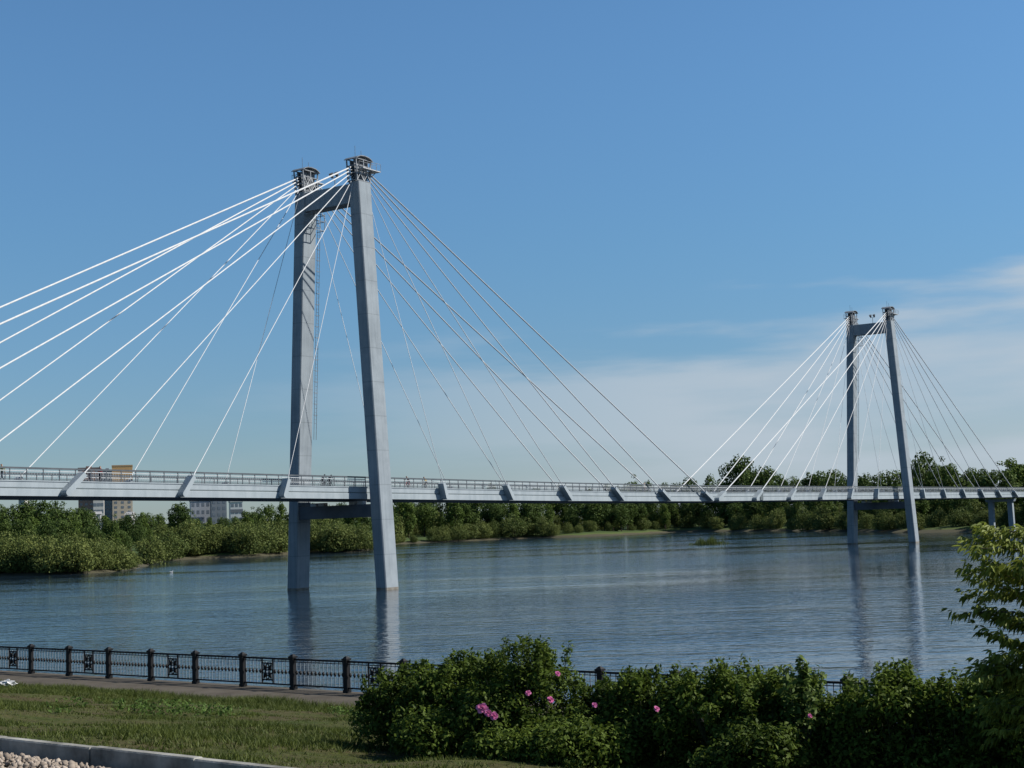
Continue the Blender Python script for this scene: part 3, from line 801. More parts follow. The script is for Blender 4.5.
# ------------------------------------------------------------------ trees of the far banks
def leaf_quads(C, Nrm, size, jitter=0.6, aspect=1.0):
    """one quad per centre C, roughly facing Nrm"""
    n = len(C)
    Nn = Nrm + rng.normal(0, jitter, (n, 3)); Nn /= np.linalg.norm(Nn, axis=1)[:, None] + 1e-9
    a = np.cross(Nn, rng.normal(0, 1, (n, 3))); a /= np.linalg.norm(a, axis=1)[:, None] + 1e-9
    b = np.cross(Nn, a)
    s = (size * rng.uniform(0.6, 1.25, n))[:, None]
    a = a * s * aspect; b = b * s
    fold = Nn * s * 0.25
    V = np.stack([C - a, C - b * 0.62 + fold, C + a, C + b * 0.62 + fold], 1).reshape(-1, 3)
    Fc = np.arange(4 * n).reshape(n, 4)
    return V, Fc
def crown(H, Rad, zlo, kind, nclump, nleaf, size):
    """leaf clumps spread in a crown volume; returns centres and normals"""
    Cs, Ns = [], []
    hc = (H - zlo) / 2; zc = zlo + hc
    for i in range(nclump):
        while True:
            q = rng.uniform(-1, 1, 3); r = np.linalg.norm(q)
            if 0.25 < r < 1: break
        if kind == 'shrub': q[2] = q[2] * 0.9 - 0.1
        shape = 1.0
        if kind == 'oval': shape = 0.75 + 0.25 * (1 - abs(q[2] + 0.3))
        if kind == 'broad': shape = 1.0 - 0.25 * max(0, -q[2])
        c = np.array([q[0] * Rad * 0.78 * shape, q[1] * Rad * 0.78 * shape, zc + q[2] * hc * 0.84])
        rc = Rad * rng.uniform(0.13, 0.36)
        n = int(nleaf * (rc / (0.3 * Rad)) ** 2)
        d = rng.normal(0, 1, (n, 3)); d /= np.linalg.norm(d, axis=1)[:, None]
        rr = rc * rng.uniform(0.55, 1.08, n) ** 0.7
        p = c + d * rr[:, None] * np.array([1, 1, 0.8])
        Cs.append(p); Ns.append(d + np.array([0, 0, 0.25]))
    C = np.concatenate(Cs); Nn = np.concatenate(Ns)
    ok = C[:, 2] > 0.15
    return C[ok], Nn[ok]
def tree_meshes(kind, H, Rad, zlo, nclump, nleaf, size):
    C, Nn = crown(H, Rad, zlo, kind, nclump, nleaf, size)
    V, Fc = leaf_quads(C, Nn, size)
    cm = np_mesh('crown', V, Fc)
    tb = MB()
    r0 = H * 0.018
    tb.tube([(0, 0, -0.6), (0.05, 0, zlo * 0.6), (0.1, 0.08, H * 0.55), (0.0, 0.1, H * 0.85)], [r0 * 1.25, r0, r0 * 0.6, r0 * 0.15], 7)
    for i in range(6):
        a = i * 1.05 + rng.uniform(0, .5); z0 = zlo * 0.7 + (H - zlo) * 0.1 * i
        tb.tube([(0.05, 0, z0), (Rad * 0.35 * math.cos(a), Rad * 0.35 * math.sin(a), z0 + H * 0.1), (Rad * 0.65 * math.cos(a), Rad * 0.65 * math.sin(a), z0 + H * 0.22)], [r0 * 0.5, r0 * 0.3, r0 * 0.08], 5)
    tm = bpy.data.meshes.new('trunk'); tm.from_pydata(tb.v, [], tb.f); tm.update()
    return cm, tm
PROTO = {}
def proto(kind, variants, H, Rad, zlo, nclump, nleaf, size, mat):
    L_ = []
    for i in range(variants):
        cm, tm = tree_meshes(kind, H * 1.0, Rad * rng.uniform(0.88, 1.12), zlo, nclump, nleaf, size)
        cm.materials.append(mat); tm.materials.append(M_bark); L_.append((cm, tm, H))
    PROTO[kind] = L_
proto('broad', 5, 16.0, 6.2, 0.8, 90, 62, 0.36, M_elm)
proto('oval', 4, 16.0, 4.4, 0.6, 78, 58, 0.34, M_poplar)
proto('shrub', 5, 6.5, 4.6, -1.2, 74, 60, 0.23, M_willow)
n_tree = 0
def plant_tree(name, kind, x, y, h, wscale, label, group, z=None):
    global n_tree
    cm, tm, H = PROTO[kind][n_tree % len(PROTO[kind])]; n_tree += 1
    if z is None: z = float(far_height([[x, y]])[0])
    t = empty(name, (x, y, z - 0.1), rng.uniform(0, 6.28), label, 'tree' if kind != 'shrub' else 'shrub', group)
    s = h / H
    t.scale = (s * wscale, s * wscale, s)
    for nm, me in (('crown', cm), ('trunk', tm)):
        o = bpy.data.objects.new(nm, me); col.objects.link(o); o.parent = t
    return t
def horizon_y(px): return 523.5 - (px - 512) * 0.0349
def shore_Y(px):
    xs = [p[0] for p in shore_px]
    k = on_z(px, np.interp(px, xs, [p[1] for p in shore_px]), 0)
    return k[1]
def top_to_h(px, py, Y, zg): return float(at(px, py, Y)[2]) - zg
def tree_px(name, kind, px, off, top_y, wscale, label, group):
    Y = shore_Y(px) + off
    p = at(px, horizon_y(px), Y)
    zg = float(far_height([[p[0], Y]])[0])
    h = max(top_to_h(px, top_y, Y, zg), 2.0)
    return plant_tree(name, kind, p[0], Y, h, wscale, label, group, zg)

G1 = 'willow shrubs along the left bank waterline'
l1 = 'bushy olive green willow at the waterline of the left bank'
for px in list(range(-60, 136, 9)):
    u = np.interp(px, [-60, 0, 60, 100, 135, 150], [529, 531, 533, 535, 541, 552]) + rng.normal(0, 2.2)
    tree_px('willow_shrub', 'shrub', px + rng.uniform(-3, 3), rng.uniform(2, 5), u + 4, rng.uniform(0.75, 1.0), l1, G1)
for px in list(range(-60, 118, 12)):
    u = np.interp(px, [-60, 0, 60, 100, 140], [524, 527, 528, 530, 537]) + rng.normal(0, 2.5)
    tree_px('willow_shrub', 'shrub', px + rng.uniform(-4, 4), rng.uniform(16, 26), u, rng.uniform(0.75, 1.0), l1, G1)
G2 = 'willows on the recessed left bank'
l2 = 'rounded green willow on the recessed bank behind the nearer pylon'
for px in list(range(150, 376, 10)):
    u = np.interp(px, [150, 200, 260, 300, 340, 365, 376], [530, 524, 521, 519, 520, 526, 538]) + rng.normal(0, 2.0)
    o_ = np.interp(px, [150, 205, 260, 280, 330, 376], [3, 8, 10, 3, 5, 2])
    tree_px('willow_shrub', 'shrub', px + rng.uniform(-3, 3), o_ + rng.uniform(-3, 6), u + 2, rng.uniform(0.75, 1.05), l2, G2)
for px in list(range(155, 370, 13)):
    u = np.interp(px, [150, 200, 260, 300, 340, 370], [524, 519, 515, 513, 514, 524]) + rng.normal(0, 2.5)
    tree_px('willow_shrub', 'shrub', px + rng.uniform(-4, 4), rng.uniform(40, 65), u, rng.uniform(0.7, 0.95), l2, G2)
G3 = 'taller trees on the left bank slope'
l3 = 'tall dark green tree on the wooded left slope beneath the bridge deck'
for px in list(range(-70, 150, 11)):
    u = np.interp(px, [-70, 0, 60, 85, 100, 130, 150], [497, 499, 499, 504, 509, 509, 511]) + rng.normal(0, 2.2)
    tree_px('deciduous_tree', 'broad' if n_tree % 3 else 'oval', px + rng.uniform(-4, 4), rng.uniform(130, 230), u, rng.uniform(0.7, 0.95), l3, G3)
for px in list(range(-70, 160, 13)):
    u = np.interp(px, [-70, 0, 60, 85, 110, 150], [508, 511, 514, 519, 522, 522]) + rng.normal(0, 2.5)
    tree_px('deciduous_tree', 'broad' if n_tree % 3 else 'oval', px + rng.uniform(-4, 4), rng.uniform(60, 110), u, rng.uniform(0.75, 1.0), l3, G3)
for px in list(range(150, 400, 12)):
    u = np.interp(px, [150, 195, 205, 245, 255, 300, 400], [512, 514, 516, 511, 503, 499, 498]) + rng.normal(0, 2.0)
    tree_px('deciduous_tree', 'broad' if n_tree % 3 else 'oval', px + rng.uniform(-4, 4), rng.uniform(140, 260), u, rng.uniform(0.7, 0.95), l3, G3)
tree_px('deciduous_tree', 'broad', 181, 150, 499.5, 1.0, 'round-topped dark tree rising to the deck between the two groups of city buildings', None)
G4 = 'trees of the far bank woods'
l4 = 'leafy green tree in the wood along the far bank'
sky_x = [385, 440, 520, 570, 590, 600, 612, 622, 634, 642, 655, 675, 700, 712, 780, 800, 825, 850, 880, 905, 950, 985, 1024, 1100]
sky_t = [490, 487, 487, 486, 481, 477, 478, 484, 478, 477, 484, 479, 478, 474, 468, 472, 463, 470, 468, 462, 460, 464, 457, 457]
for px in np.arange(388, 1100, 14.5):
    px = px + rng.uniform(-4, 4)
    u = np.interp(px, sky_x, sky_t) + rng.normal(0, 3.0)
    tree_px('deciduous_tree', 'broad' if rng.uniform() < .6 else 'oval', px, rng.uniform(50, 95), u, rng.uniform(0.7, 1.0), l4, G4)
for px in np.arange(388, 1100, 12.5):
    px = px + rng.uniform(-5, 5)
    u = np.interp(px, [388, 500, 700, 850, 1100], [503, 500, 497, 492, 488]) + rng.normal(0, 5)
    tree_px('deciduous_tree', 'oval' if rng.uniform() < .55 else 'broad', px, rng.uniform(18, 42), u, rng.uniform(0.75, 1.1), l4, G4)
G5 = 'shrubs along the far waterline'
l5 = 'low green shrub at the waterline of the far bank'
for px in np.arange(392, 1080, 12.5):
    px = px + rng.uniform(-4, 4)
    u = np.interp(px, [392, 440, 520, 600, 660, 700, 780, 860, 920, 1080], [532, 522, 517, 524, 520, 513, 512, 508, 510, 506]) + rng.normal(0, 3)
    o_ = np.interp(px, [392, 560, 600, 690, 720, 860, 900, 980, 1080], [1, 3, 22, 20, 4, 3, 12, 8, 4])
    tree_px('willow_shrub', 'shrub', px, o_ + rng.uniform(0, 5), u, rng.uniform(0.65, 1.0), l5, G5)
for px in np.arange(390, 1090, 11.5):
    px = px + rng.uniform(-4, 4)
    u = np.interp(px, [390, 500, 700, 850, 1090], [516, 512, 508, 503, 500]) + rng.normal(0, 3)
    tree_px('willow_shrub', 'shrub', px, rng.uniform(38, 60), u, rng.uniform(0.7, 0.95), 'dark green shrub under the trees of the far bank', 'undergrowth of the far bank')
tree_px('deciduous_tree', 'broad', 739, 70, 450, 0.78, 'tallest dark tree with a ragged round crown above the deck left of the farther pylon', None)
tree_px('deciduous_tree', 'broad', 767, 78, 459, 0.72, 'second tall tree just right of the tallest ragged tree above the deck', None)
tree_px('deciduous_tree', 'broad', 926, 60, 447, 0.72, 'tall light-topped tree right behind the right leg of the farther pylon', None)
tree_px('deciduous_tree', 'broad', 945, 66, 452, 0.65, 'tall tree beside the light-topped one right of the farther pylon', None)
for px_, tp_ in ((597, 494), (604, 497), (592, 496), (670, 497), (530, 497), (627, 496), (634, 495)):
    tree_px('deciduous_tree', 'broad', px_, 30, tp_, 0.95, l4, G4)
# reed islet in the river
pc = on_z(709, 544.5, 0)
re_ = MB()
isl = empty('reed_islet', (pc[0], pc[1], 0), 0, 'small clump of green reeds standing alone in the river', 'reeds')
n = 900
C = np.c_[rng.normal(0, 2.1, n), rng.normal(0, 1.0, n), np.zeros(n)]
C[:, 0] = np.clip(C[:, 0], -5, 5)
hgt = rng.uniform(1.3, 2.7, n) * np.clip(1.3 - np.abs(C[:, 0]) / 5, 0.5, 1) * (0.75 + 0.25 * np.sin(C[:, 0] * 2))
lean = rng.normal(0, 0.25, (n, 2))
wv = rng.normal(0, 1, (n, 2)); wv /= np.linalg.norm(wv, axis=1)[:, None]; wv *= 0.06
V = np.stack([np.c_[C[:, :2] - wv, C[:, 2] - .3], np.c_[C[:, :2] + wv, C[:, 2] - .3], np.c_[C[:, :2] + lean, hgt]], 1).reshape(-1, 3)
link_mesh('reeds', np_mesh('reeds', V, np.arange(3 * n).reshape(n, 3)), M_willow, isl)
mb = MB(); mb.hexa([(3.9 * math.cos(a), 1.3 * math.sin(a), -.4) for a in np.linspace(0, 6.28, 14, endpoint=False)], [(3.4 * math.cos(a), 1.0 * math.sin(a), .06) for a in np.linspace(0, 6.28, 14, endpoint=False)])
mb.build('mud_bank', flat_mat('mud', (0.12, 0.11, 0.07)), isl)

# ------------------------------------------------------------------ city beyond the left bank
def block(name, px0, px1, ytop, Y, depth, wallc, label, floors, roofc=None, band=None, rz=0.25):
    a = at(px0, 500, Y); b = at(px1, 500, Y); W = b[0] - a[0]; cx = (a[0] + b[0]) / 2
    ztop = at((px0 + px1) / 2, ytop, Y)[2]; zg = 9.0
    Hh = ztop - zg
    e = empty(name, (cx, Y, zg), rz, label, 'building')
    W = W * 0.93
    mb = MB(); mb.box((-W / 2, 0, -3), (W / 2, depth, Hh)); mb.build('wall', noise_mat('facade', tuple(c * .85 for c in wallc), wallc, 0.15), e)
    rb = MB(); rb.box((-W / 2 - .25, -.25, Hh + .002), (W / 2 + .25, depth + .25, Hh + 0.9)); rb.build('parapet', flat_mat('parapet', roofc or tuple(c * .8 for c in wallc)), e)
    if band is None:
      rb = MB(); rb.box((-W * .15, depth * .3, Hh + .9), (W * .12, depth * .6, Hh + 1.9)); rb.build('roof_housing', flat_mat('roof_housing', tuple(c * .7 for c in wallc)), e)
    fh = Hh / floors
    for i in range(floors):
        wb_ = MB()
        nw = max(3, int(W / 3.0))
        for j in range(nw):
            x = -W / 2 + (j + .5) * W / nw
            wb_.box((x - .8, -.06, i * fh + fh * .3), (x + .8, .05, i * fh + fh * .78))
        wb_.build('window_row', M_glass, e)
    if band:
        bm_ = MB(); z0_, z1_, c = band
        bm_.box((-W / 2 - .12, -.14, z0_ * Hh), (W / 2 + .12, -.07, z1_ * Hh)); bm_.build('facade_band', flat_mat('band', c), e)
    return e
block('apartment_block', 78, 100, 469, 900, 16, (0.44, 0.27, 0.22), 'reddish brown apartment block at the left of the city group behind the deck', 14, (0.22, 0.16, 0.14))
block('apartment_block', 93, 104, 495, 860, 12, (0.75, 0.72, 0.68), 'low white apartment block seen beneath the deck between brown and grey towers', 6)
block('apartment_block', 101, 114, 471, 905, 14, (0.42, 0.45, 0.49), 'grey apartment tower between the brown block and the tan block', 14)
block('apartment_block', 112, 133, 466.5, 890, 18, (0.66, 0.56, 0.44), 'tan apartment block with an ochre top storey behind the deck', 14, (0.55, 0.36, 0.20), (0.76, 1.0, (0.75, 0.45, 0.20)))
block('office_block', 190, 216, 501, 950, 20, (0.52, 0.56, 0.62), 'wide pale blue office building beneath the deck left of the nearer pylon', 4, (0.50, 0.52, 0.55))
block('office_block', 211, 227, 499, 930, 20, (0.27, 0.30, 0.34), 'dark grey office building between the blue and white ones', 5)
block('office_block', 230, 243, 502, 900, 16, (0.75, 0.76, 0.76), 'small bright white building with a dark stripe beneath the deck', 4, None, (0.62, 0.74, (0.2, 0.22, 0.25)))
def cottage(px, py, Y, Wd, label):
    p = at(px, py, Y)
    e = empty('cottage', (p[0], Y, p[2]), rng.uniform(-.3, .3), label, 'house', None)
    mb = MB(); mb.box((-Wd / 2, 0, -3), (Wd / 2, 6, 0.6)); mb.build('wall', flat_mat('cottage_wall', (0.55, 0.54, 0.52)), e)
    mb = MB(); mb.hexa([(-Wd / 2 - .4, -.5, .6), (Wd / 2 + .4, -.5, .6), (Wd / 2 + .4, 6.5, .6), (-Wd / 2 - .4, 6.5, .6)], [(-Wd / 2 - .4, 2.8, 1.8), (Wd / 2 + .4, 2.8, 1.8), (Wd / 2 + .4, 3.2, 1.8), (-Wd / 2 - .4, 3.2, 1.8)])
    mb.build('roof', flat_mat('cottage_roof', (0.42, 0.42, 0.42)), e)
    mb = MB(); mb.box((-Wd * .25, -.06, -.7), (-Wd * .05, .05, .3)); mb.build('window', M_glass, e)
cottage(89, 515.5, 640, 3.0, 'small white house among trees below the brown apartment block')
cottage(97, 515.5, 660, 3, 'small white house among trees below the low white apartment block')
cottage(128, 516, 640, 2.4, 'small white house among trees below the tan apartment block')
cottage(21.5, 501, 640, 2.6, 'tiny white house peeking out just beneath the deck at far left')

# gull on the water
gp = on_z(171.5, 572.5, 0)
GULL = 0.6
gl = empty('water_bird', (gp[0], gp[1], 0), 0.4, 'tiny white water bird floating on the river off the left bank', 'bird')
bm = bmesh.new(); bmesh.ops.create_uvsphere(bm, u_segments=12, v_segments=8, radius=0.5)
for v in bm.verts:
    x = v.co.x; v.co = Vector((v.co.x * 0.9, v.co.y * 0.38, v.co.z * 0.42 + 0.12 + (0.08 if x < -.3 else 0)))
m_ = MB(); m_.tube([(0.28, 0, 0.2), (0.38, 0, 0.42), (0.42, 0, 0.55), (0.5, 0, 0.58)], [0.13, 0.09, 0.11, 0.03], 8)
me = bpy.data.meshes.new('body'); bm.to_mesh(me); bm.free()
link_mesh('body', me, M_paper, gl, True)
m_.build('head', M_paper, gl, True)
m_ = MB(); m_.hexa([(-.55, -.2, .2), (.2, -.22, .2), (.2, .22, .2), (-.55, .2, .2)], [(-.6, -.08, .34), (.1, -.12, .36), (.1, .12, .36), (-.6, .08, .34)]); m_.build('wings', M_steel_lt, gl)
gl.scale = (GULL, GULL, GULL)

# ------------------------------------------------------------------ iron fence on the promenade
fo = np.array([-18.723, 57.399]); SP = 2.4196
fence = empty('iron_fence', (fo[0], fo[1], Z_PROM), -FTH, 'black ornamental iron fence along the river edge of the promenade', 'fence')
K0, K1 = -4, 22
def fence_post():
    m = MB()
    m.box((-.075, -.075, 0), (.075, .075, 1.0)); m.box((-.095, -.095, 0), (.095, .095, .10)); m.box((-.11, -.11, 1.0), (.11, .11, 1.055))
    m.box((-.085, -.085, .93), (.085, .085, .965))
    m.hexa([(-.09, -.09, 1.055), (.09, -.09, 1.055), (.09, .09, 1.055), (-.09, .09, 1.055)], [(-.03, -.03, 1.12), (.03, -.03, 1.12), (.03, .03, 1.12), (-.03, .03, 1.12)])
    return m
def fence_panel(orn):
    m = MB(); a, b = .078, SP - .078
    m.mi = 0
    m.box((a, -.03, .93), (b, .03, .985)); m.box((a, -.025, .12), (b, .025, .165)); m.box((a, -.012, .865), (b, .012, .885))
    nb = 13
    for i in range(nb):
        x = a + (i + .5) * (b - a) / nb
        if orn and 5 <= i <= 7: continue
        m.mi = 1
        m.box((x - .011, -.011, .165), (x + .011, .011, .93))
        m.mi = 0
        m.hexa([(x - .012, -.012, .47), (x + .012, -.012, .47), (x + .012, .012, .47), (x - .012, .012, .47)], [(x - .042, -.03, .54), (x + .042, -.03, .54), (x + .042, .03, .54), (x - .042, .03, .54)])
        m.hexa([(x - .042, -.03, .54), (x + .042, -.03, .54), (x + .042, .03, .54), (x - .042, .03, .54)], [(x - .012, -.012, .61), (x + .012, -.012, .61), (x + .012, .012, .61), (x - .012, .012, .61)])
    return m
def fence_ornament():
    m = MB(); c = SP / 2
    x0, x1, z0, z1 = c - .26, c + .26, .165, .93
    m.mi = 0
    for x in (x0, x1): m.box((x - .02, -.02, z0), (x + .02, .02, z1))
    for z in (.27, .80): m.box((x0, -.018, z - .022), (x1, .018, z + .022))
    zc = .535
    for q in range(4):
        a = math.pi / 4 + q * math.pi / 2
        m.tube([(c + .07 * math.cos(a), 0, zc + .07 * math.sin(a)), (c + .17 * math.cos(a), 0, zc + .17 * math.sin(a)), (c + .26 * math.cos(a) * 1.0, 0, zc + .32 * math.sin(a))], [.03, .065, .02], 6)
    for dx, dz in ((.17, 0), (-.17, 0)): m.torus((c + dx, 0, zc + dz), (0, 1, 0), .065, .022, 14, 5)
    for dz in (.18, -.18): m.torus((c, 0, zc + dz), (0, 1, 0), .06, .022, 14, 5)
    m.mi = 1
    m.torus((c, 0, zc), (0, 1, 0), .055, .024, 14, 5)
    for s_ in (-1, 1):
        m.tube([(c + s_ * .05, 0, zc + .30), (c + s_ * .14, 0, zc + .24), (c + s_ * .20, 0, zc + .30)], .016, 5)
        m.tube([(c + s_ * .05, 0, zc - .30), (c + s_ * .14, 0, zc - .24), (c + s_ * .20, 0, zc - .30)], .016, 5)
    return m
pp = fence_post().build('post', M_iron, fence)
pa = fence_panel(False).build('panel', [M_iron, M_iron_lt], fence)
pb = fence_panel(True).build('panel', [M_iron, M_iron_lt], fence)
po = fence_ornament().build('ornament', [M_iron, M_iron_lt], pb)
first = {'a': True, 'b': True}
pp.location.x = K0 * SP
for k in range(K0, K1):
    if k > K0:
        q = pp.copy(); col.objects.link(q); q.parent = fence; q.location.x = k * SP
    src, key = (pb, 'b') if k % 2 == 1 else (pa, 'a')
    if first[key]:
        first[key] = False; q = src
    else:
        q = src.copy(); col.objects.link(q); q.parent = fence
        if key == 'b':
            o2 = po.copy(); col.objects.link(o2); o2.parent = q
    q.location.x = k * SP
fence.location = (fo[0], fo[1], Z_PROM)

# ------------------------------------------------------------------ grass, weeds, gravel, scrap
def ground_at(u, n): return bank_z(n) + bank_bumps(u, n)
def in_view(P, margin=140):
    c = (P - np.array([0, 0, CAM_Z])) @ cam_rot
    px = 512 + F_PX * c[:, 0] / -c[:, 2]; py = 384 - F_PX * c[:, 1] / -c[:, 2]
    return (px > -margin) & (px < 1024 + margin) & (py < 768 + margin) & (c[:, 2] < 0)
nT = 95000
u = rng.uniform(-62, 4, nT); n = rng.uniform(11.60, N_PROM + .12, nT)
xy = u[:, None] * ue + n[:, None] * un
Pg = np.c_[xy, ground_at(u, np.minimum(n, N_PROM - .01))]
patch = np.zeros(nT)
for kk in range(26):
    fr_ = rng.uniform(.15, 3.2); an = rng.uniform(0, 6.28)
    patch += .55 / (fr_ ** .4) * np.sin(fr_ * (u * math.cos(an) + n * math.sin(an)) + rng.uniform(0, 6.28))
edge_ = np.clip((n - 27.2) / 2.0, 0, 1)
keep = in_view(Pg) & (rng.uniform(-4.4, 2.3, nT) < patch + edge_ * 3.0)
u, n, Pg, edge_, patch = u[keep], n[keep], Pg[keep], edge_[keep], patch[keep]
nb = 6
m = len(Pg)
base = np.repeat(Pg, nb, 0) + np.c_[rng.normal(0, .05, (m * nb, 2)), np.full(m * nb, -.015)]
hh = np.repeat(0.032 + 0.022 * np.clip(patch + 1, 0, 2.5) + 0.12 * edge_, nb) * rng.uniform(.5, 1.5, m * nb)
ln = rng.normal(0, .5, (m * nb, 2)) * hh[:, None]
wv = rng.normal(0, 1, (m * nb, 2)); wv /= np.linalg.norm(wv, axis=1)[:, None]; wv *= 0.008 + 0.006 * rng.uniform(0, 1, (m * nb, 1))
V = np.stack([np.c_[base[:, :2] - wv, base[:, 2]], np.c_[base[:, :2] + wv, base[:, 2]], np.c_[base[:, :2] + ln, base[:, 2] + hh]], 1).reshape(-1, 3)
o = link_mesh('grass', np_mesh('grass', V, np.arange(len(V)).reshape(-1, 3)), M_grass)
tag(o, 'sparse rough grass on the slope between kerb and promenade', 'grass', kind='stuff')
def ground_px(px, py):
    """point of the lawn slope seen at a pixel"""
    v = ray(px, py); s = np.linspace(10, 70, 6000)
    Pq = np.array([0, 0, CAM_Z]) + v * s[:, None]
    nq = Pq[:, :2] @ un; uq = Pq[:, :2] @ ue
    k = int(np.argmax(Pq[:, 2] < ground_at(uq, nq)))
    return Pq[k]
cs = []
for px, py, cnt, rx in ((142, 711, 30, 1.1), (165, 715, 40, 1.3), (188, 710, 40, 1.1), (214, 714, 10, .8), (66, 707, 8, .4), (228, 717, 8, .4), (70, 715, 5, .3), (345, 716, 14, .6), (385, 722, 24, .7)):
    c = ground_px(px, py)
    for i in range(cnt):
        d = rng.normal(0, 1, 2) * rx * .45
        x, y = c[:2] + ue * d[0] + un * d[1]
        n_ = float(np.dot((x, y), un)); u_ = float(np.dot((x, y), ue)); z_ = float(ground_at(u_, n_))
        k = rng.integers(5, 9)
        a = rng.uniform(0, 6.28, k); rr = rng.uniform(.03, .13, k); hz = rng.uniform(.03, .20, k)
        cs.append(np.c_[x + rr * np.cos(a), y + rr * np.sin(a), z_ + hz])
C = np.concatenate(cs)
V, Fc = leaf_quads(C, np.tile([0, -.2, 1.0], (len(C), 1)), 0.04, .7, 1.3)
o = link_mesh('weeds', np_mesh('weeds', V, Fc), M_weed)
tag(o, 'patches of low bright green broad-leaved weeds in the grass', 'weeds', kind='stuff')
# gravel bed in front of the kerb
ico = bmesh.new(); bmesh.ops.create_icosphere(ico, subdivisions=1, radius=1)
iv = np.array([v.co[:] for v in ico.verts]); ifc = np.array([[v.index for v in f.verts] for f in ico.faces]); ico.free()
ng = 9000
u = rng.uniform(-24, -6, ng); n = N_KERB - .12 - np.abs(rng.normal(0, 1.0, ng)) - .02
cov = np.clip((-13.2 - u) / 3.5, 0, 1)          # the heap thins out to the right
kp = rng.uniform(0, 1, ng) < 0.05 + 0.95 * cov
u, n, cov = u[kp], n[kp], cov[kp]
xy = u[:, None] * ue + n[:, None] * un
r = rng.uniform(.018, .05, len(u))
z = bank_z(n) + r * .5 + cov * rng.uniform(0, .10, len(u)) * np.clip((N_KERB - n) / .4, .2, 1)
sc3 = r[:, None] * rng.uniform(.55, 1.35, (len(u), 3))
rot = rng.normal(0, 1, (len(u), 3, 3)); rot = np.linalg.qr(rot)[0]
jit = rng.uniform(.55, 1.3, (len(u), len(iv), 1))
V = np.einsum('nij,nkj->nki', rot, iv[None] * jit * sc3[:, None, :]) + np.c_[xy, z][:, None, :]
Fc = (ifc[None] + (np.arange(len(u)) * len(iv))[:, None, None]).reshape(-1, 3)
o = link_mesh('gravel', np_mesh('gravel', V.reshape(-1, 3), Fc), M_stone)
tag(o, 'pale crushed stone gravel heaped in front of the kerb', 'gravel', kind='stuff')
# crumpled white bag
c = ground_px(6, 686.5)
bm = bmesh.new(); bmesh.ops.create_icosphere(bm, subdivisions=3, radius=1)
for v in bm.verts:
    k = 1 + .35 * math.sin(v.co.x * 7 + v.co.y * 4) * math.cos(v.co.z * 6) + random.uniform(-.08, .08)
    v.co = Vector((v.co.x * .30 * k, v.co.y * .18 * k, max(v.co.z * .13 * k + .08, -.01)))
me = bpy.data.meshes.new('plastic_bag'); bm.to_mesh(me); bm.free()
o = link_mesh('plastic_bag', me, M_paper); o.location = c
tag(o, 'crumpled white plastic bag lying on the grass edge beside the promenade', 'litter')

